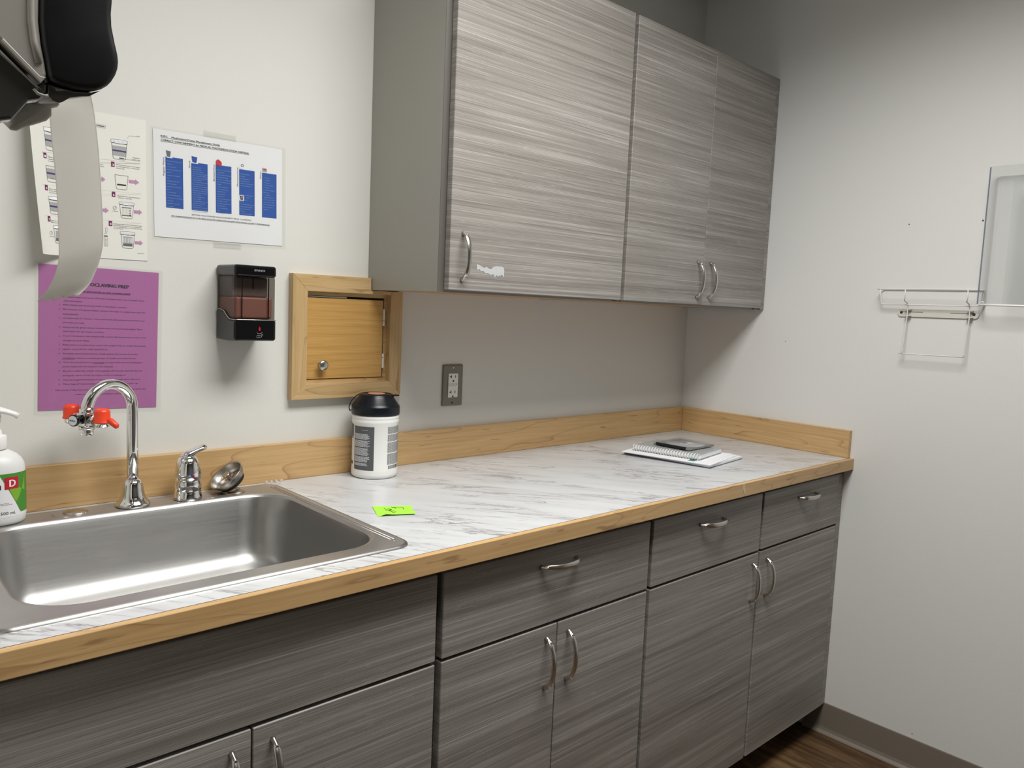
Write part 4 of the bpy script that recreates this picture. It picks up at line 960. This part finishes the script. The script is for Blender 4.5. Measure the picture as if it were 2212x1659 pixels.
b = MB(); b.box(0, .142, 0, .125, zc, zc+.0050, .0006, 1, m4); b.build('tray', 'cdg', t)
b = MB(); b.lathe([(.060, 0), (.060, .0006), (.0001, .0008)], segs=48, mtx=m4 @ Matrix.Translation((.076, .0625, zc+.0051))); dd = b.build('disc', 'cdd', t)
b = MB(); b.box(.02, .075, -.012, .012, 0, .0002, mtx=m4 @ Matrix.Translation((.03, .055, zc+.0061))); b.build('disc_label', 'wink', dd)
b = MB(); b.lathe([(.008, 0), (.008, .0006)], segs=24, mtx=m4 @ Matrix.Translation((.076, .0625, zc+.0063))); b.build('hub', 'dgry', dd)
b = MB(); b.box(0, .142, 0, .125, zc+.0080, zc+.0092, .0004, 1, m4); b.box(0, .142, 0, .0012, zc+.005, zc+.008, mtx=m4); b.box(0, .142, .1238, .125, zc+.005, zc+.008, mtx=m4); b.build('clear_lid', 'acr', t)
b = MB(); b.box(-.0004, .0015, .01, .115, zc, zc+.0088, mtx=m4); b.build('case_spine', 'blk', t)

# ------------------------------------------------------------------ paper towel dispenser (side view, at the left)
pd = thing('paper_towel_dispenser', (XL, -.745, 1.5), 'black and smoky grey paper towel dispenser on the left wall', 'towel dispenser')
YN, YF = -.900, -.620
def lift(o):      # the underside rises towards the far end
    for v in o.data.vertices:
        w_ = v.co+Vector(pd.location)
        if w_.y > YF-.02 and w_.z < 1.60: v.co.z += (1.60-w_.z)*.42
    return o
cov = [(-2.2205, 1.90), (-2.2150, 1.84), (-2.2130, 1.76), (-2.2140, 1.68), (-2.2160, 1.63), (-2.2167, 1.6044), (-2.2177, 1.5924), (-2.2173, 1.5808), (-2.2146, 1.5669), (-2.2125, 1.5578), (-2.2119, 1.5513), (-2.2125, 1.5455), (-2.2145, 1.5395), (-2.2180, 1.5329), (-2.2215, 1.5285), (-2.2265, 1.5245), (-2.2327, 1.5215), (-2.2400, 1.5200), (-2.2483, 1.5192), (-2.2614, 1.5204), (-2.2678, 1.5225), (-2.2699, 1.5252),
       (-2.2715, 1.5343), (-2.2744, 1.5518), (-2.2760, 1.5701), (-2.2755, 1.5874), (-2.2735, 1.62), (-2.27, 1.68), (-2.272, 1.78), (-2.28, 1.90)]
b = MB(); b.prism(cov, YN-.002, YF, 'xz', .006, 3, smooth=True); o = lift(b.build('front_cover', 'blks', pd))
chin = [(-2.2265, 1.5235), (-2.2360, 1.5165), (-2.2430, 1.5150), (-2.2517, 1.5120), (-2.2570, 1.5075), (-2.2603, 1.5056), (-2.2655, 1.5067), (-2.2690, 1.5110), (-2.2685, 1.5200), (-2.2600, 1.5190), (-2.2480, 1.5182), (-2.2330, 1.5205)]
b = MB(); b.prism(chin, YN+.004, YF, 'xz', .003, 2, smooth=True); lift(b.build('chin', 'sdark', pd))
side = [(-2.2790, 1.90), (-2.2715, 1.78), (-2.2695, 1.68), (-2.2730, 1.62), (-2.2750, 1.5874), (-2.2755, 1.5701), (-2.2739, 1.5518), (-2.2710, 1.5343), (-2.2702, 1.5262), (-2.2755, 1.5182), (-2.290, 1.5310), (-2.3044, 1.5462), (-2.35, 1.59), (-2.42, 1.63), (XL+.001, 1.66), (XL+.001, 1.90)]
b = MB(); b.prism(side, YN, YF, 'xz', .003, 2); sp = lift(b.build('side_panel', 'sgrey', pd))
b = MB(); b.tube([(-2.2800, YN-.0005, 1.70), (-2.2815, YN-.0005, 1.60), (-2.2818, YN-.0005, 1.57), (-2.2800, YN-.0005, 1.552), (-2.2765, YN-.0005, 1.535)], .0028, 8, flat=(1, .5)); 
b.prism([(-2.2715, 1.5240), (-2.2755, 1.5182), (-2.3040, 1.5455), (-2.3030, 1.5490), (-2.2760, 1.5240)], YN-.003, YN, 'xz', .0008, 1)
b.prism([(-2.2815, 1.5180), (-2.2775, 1.5150), (-2.3070, 1.5390), (-2.3100, 1.5440)], YN-.001, YN+.01, 'xz', .0008, 1); b.build('rib', 'sgrey', pd)
low = [(-2.2765, 1.5172), (-2.2712, 1.5235), (-2.2690, 1.5190), (-2.2700, 1.5120), (-2.2750, 1.5060), (-2.2833, 1.5030), (-2.2896, 1.4941), (-2.2960, 1.4850), (-2.3055, 1.4820), (-2.34, 1.495), (-2.42, 1.53), (XL+.001, 1.56), (XL+.001, 1.655), (-2.42, 1.625), (-2.35, 1.585), (-2.3050, 1.5440), (-2.2905, 1.5300)]
b = MB(); b.prism(low, YN+.004, YN+.024, 'xz', .003, 2); b.build('side_cheek', 'sdark', pd)
low2 = [(-2.2712, 1.5300), (-2.3055, 1.5150), (-2.35, 1.535), (-2.42, 1.555), (XL+.001, 1.57), (XL+.001, 1.655), (-2.42, 1.625), (-2.35, 1.585), (-2.3050, 1.5540), (-2.2905, 1.5380)]
b = MB(); b.prism(low2, YN+.024, YF, 'xz', .003, 2); lift(b.build('lower_housing', 'sdark', pd))
lobe = [(-2.2380, 1.5250), (-2.2500, 1.5300), (-2.2637, 1.5233), (-2.2709, 1.5132), (-2.2770, 1.5010), (-2.2815, 1.4940), (-2.2802, 1.4919), (-2.2754, 1.4920), (-2.2680, 1.4970), (-2.2613, 1.5001), (-2.2498, 1.5063), (-2.2453, 1.5119), (-2.2452, 1.5190), (-2.2400, 1.5215)]
b = MB(); b.prism(lobe, -.800, -.730, 'xz', .003, 2, smooth=True)
o = b.build('paper_chute', 'slobe', pd)
for v in o.data.vertices:
    if v.co.y+pd.location.y > -.75: v.co.z += .022
b = MB(); b.tube([(-2.2800, YN+.003, 1.5135), (-2.2770, YN+.003, 1.5100), (-2.2720, YN+.003, 1.5090), (-2.2690, YN+.003, 1.5100)], .0014, 8); b.build('latch', 'sgrey', pd)
# hanging towel
nearp = [(-2.2290, 1.5400), (-2.2236, 1.5279), (-2.2197, 1.5050), (-2.2165, 1.4700), (-2.2143, 1.4224), (-2.2137, 1.3911), (-2.2168, 1.3729), (-2.2215, 1.3590), (-2.2269, 1.3472), (-2.2371, 1.3359)]
farp = [(-2.2200, 1.5600), (-2.2160, 1.5450), (-2.2140, 1.5140), (-2.2110, 1.4800), (-2.2088, 1.4400), (-2.2080, 1.3850), (-2.2100, 1.3680), (-2.2140, 1.3550), (-2.2205, 1.3410), (-2.2291, 1.3301)]
t_ = bmesh.new(); NU, NV = 24, 36; grid = []
def cr(P, u):
    n_ = len(P)-1; x = u*n_; i = min(int(x), n_-1); f = x-i; p0, p1, p2, p3 = P[max(i-1, 0)], P[i], P[i+1], P[min(i+2, n_)]
    return [0.5*((2*p1[k])+(-p0[k]+p2[k])*f+(2*p0[k]-5*p1[k]+4*p2[k]-p3[k])*f*f+(-p0[k]+3*p1[k]-3*p2[k]+p3[k])*f**3) for k in (0, 1)]
rn = random.Random(5); jag = [rn.uniform(-.0045, .0025) for _ in range(NU+1)]
for j in range(NV+1):
    v = j/NV; a = cr(nearp, v); c = cr(farp, v); row = []
    for i in range(NU+1):
        u = i/NU; x = a[0]*(1-u)+c[0]*u; z = a[1]*(1-u)+c[1]*u; y = -.85+.20*u
        x += .0035*math.sin(PI*u)*(1-v)*math.exp(-((v-.18)/.18)**2)
        if j == NV: z += jag[i]; x += jag[i]*.8
        row.append(t_.verts.new((x, y, z)))
    grid.append(row)
for j in range(NV):
    for i in range(NU):
        f = t_.faces.new([grid[j][i], grid[j][i+1], grid[j+1][i+1], grid[j+1][i]]); f.smooth = True
b = MB(); b.add(t_); o = b.build('paper_towel', 'towel', loc=(-2.215, -.75, 1.43)); tag(o, 'off-white paper towel strip hanging from the dispenser with a torn end', 'paper towel')
md = o.modifiers.new('thick', 'SOLIDIFY'); md.thickness = .0005

# ------------------------------------------------------------------ wire rack on the right wall
def rrect_pts(x0, x1, y0, y1, r, z, n=5): return [(a, c, z) for a, c in rr(x0, x1, y0, y1, r, n)]
rk = thing('wire_rack', (0, -.84, 1.38), 'small white wire rack screwed to the right wall, left of the clear holder', 'rack')
b = MB(); rw = .0017
b.tube(rrect_pts(-.048, -.003, -.981, -.699, .012, 1.4468), rw, 8, closed=True)
b.tube([(-.020, -.7005, 1.4468), (-.020, -.706, 1.4060), (-.020, -.7095, 1.4025), (-.020, -.715, 1.4022), (-.020, -.966, 1.4022), (-.020, -.9715, 1.4027), (-.020, -.9735, 1.4060), (-.020, -.9795, 1.4468)], rw, 8)
b.build('basket', 'wire', rk)
b = MB()
for ya, yb_, yc in ((-.7834, -.7825, -.7835), (-.9495, -.9475, -.9500)):
    b.tube([(-.048, ya, 1.4468), (-.048, ya-.0005, 1.4180), (-.040, yb_+.002, 1.4130), (-.024, yb_, 1.4080), (-.018, yb_, 1.4040), (-.016, yb_, 1.40), (-.018, yc+.0, 1.3700), (-.030, yc+.001, 1.264), (-.030, yc+.001, 1.2595)], rw, 8)
b.tube([(-.030, -.7735, 1.2582), (-.030, -.79, 1.2582), (-.030, -.949, 1.2590)], rw, 8); b.build('hanger_wire', 'wire', rk)
b = MB(); pts = []
for cy_, s0 in ((-.9600, -PI/2), (-.7600, PI/2)):
    for k in range(9):
        a = s0-PI/2+PI*k/8; pts.append((cy_+.0100*math.sin(a-PI/2)*-1*0+(.0100*math.cos(a) if True else 0), 1.3785+.0115*math.sin(a)))
pts = [(-.7600+.0095*math.cos(PI/2-PI*k/8), 1.3785+.0115*math.sin(PI/2-PI*k/8)) for k in range(9)]+[(-.9600+.0095*math.cos(-PI/2-PI*k/8), 1.3785+.0115*math.sin(-PI/2-PI*k/8)) for k in range(9)]
b.prism(pts, -.0045, -.0008, 'yz', .0008, 2); b.build('mounting_plate', 'cream', rk)
for y0_, y1_ in ((-.822, -.7655), (-.9545, -.8955)): MB().box(-.0050, -.0045, y0_, y1_, 1.3808, 1.3822).build('slot', 'dgry', rk)
for y_ in (-.7615, -.9570):
    b = MB(); b.lathe([(.0040, 0), (.0038, .0012), (.0010, .0018)], segs=20, mtx=Matrix.Translation((-.0050, y_, 1.3800)) @ Matrix.Rotation(-PI/2, 4, 'Y')); b.build('screw', 'ink', rk)
for y_ in (-.783, -.9485):
    for z_ in (1.3885, 1.3700): MB().box(-.019, -.0045, y_-.008, y_+.008, z_-.0010, z_+.0010, .0006, 1).build('bracket_tab', 'cream', rk)

# ------------------------------------------------------------------ clear acrylic holder
ah = thing('acrylic_holder', (0, -1.15, 1.41), 'tall clear acrylic holder on the right wall, cut by the right photo edge', 'holder')
y0_, y1_, z0_, z1_ = -.984, -1.33, 1.408, 1.757
b = MB(); b.box(-.0035, -.0008, y1_, y0_, z0_, z1_, .0008, 1); b.build('back_panel', 'acr', ah)
def quadslab(b, pts, th):
    A = [Vector(p) for p in pts]; n_ = (A[1]-A[0]).cross(A[3]-A[0]).normalized()*th; t = bmesh.new()
    a = [t.verts.new(p) for p in A]; c = [t.verts.new(p+n_) for p in A]; t.faces.new(a); t.faces.new(c[::-1])
    for k in range(4): t.faces.new([a[k], c[k], c[(k+1) % 4], a[(k+1) % 4]])
    bmesh.ops.recalc_face_normals(t, faces=t.faces[:]); b.add(t)
b = MB(); quadslab(b, [(-.003, y0_, z0_), (-.052, y0_+.008, z0_), (-.052, y0_+.008, z1_+.018), (-.003, y0_, z1_)], .0022); b.build('side_panel', 'acr', ah)
b = MB(); quadslab(b, [(-.003, y0_, z1_), (-.052, y0_+.008, z1_+.018), (-.052, y1_, z1_+.018), (-.003, y1_, z1_)], .0022); b.build('top_panel', 'acr', ah)
b = MB(); b.box(-.052, -.0505, y0_+.006, y0_+.009, z0_, z1_+.018); b.build('side_edge', clear_mat('acrylic_edge', (.45, .48, .55), .35, .1, 1.45, (.35, .38, .46)), ah)
b = MB(); b.box(-.0512, -.0490, y1_, -1.036, z0_, z1_-.02, .0008, 1); b.build('front_panel', 'acr', ah)
b = MB(); b.tube([(-.050, y0_+.004, 1.4065), (-.050, -1.05, 1.4055), (-.050, y1_, 1.4040)], .0030, 12); b.tube([(-.003, y0_+.004, 1.4065), (-.030, y0_+.004, 1.4065), (-.050, y0_+.004, 1.4065)], .0025, 8)
b.tube([(-.050, y0_+.0035, 1.4065), (-.050, y0_+.001, 1.4130), (-.050, y0_-.005, 1.4145), (-.050, y0_-.008, 1.4090)], .0016, 8); b.build('bottom_rail', 'white', ah)

# ------------------------------------------------------------------ old screw holes in the right wall
for y_, z_, r_, lb in ((-.7591, 1.6396, .0017, 'small dark screw hole above the wire rack'), (-.9546, 1.6401, .0024, 'small dark screw stub beside the clear holder'), (-.3967, 1.2715, .0014, 'tiny dark pinhole right of the wall cabinet corner'), (-.9012, .1113+.004, .0014, 'tiny dark nick just above the baseboard')):
    b = MB(); b.lathe([(r_, 0), (r_*.8, .0008)], segs=12, mtx=Matrix.Translation((-.0002, y_, z_)) @ Matrix.Rotation(-PI/2, 4, 'Y')); o = b.build('screw_hole', 'ink', loc=(0, y_, z_)); tag(o, lb, 'screw hole', 'small holes in the right wall')

for o in bpy.data.objects:
    if '_w' in o: del o['_w']
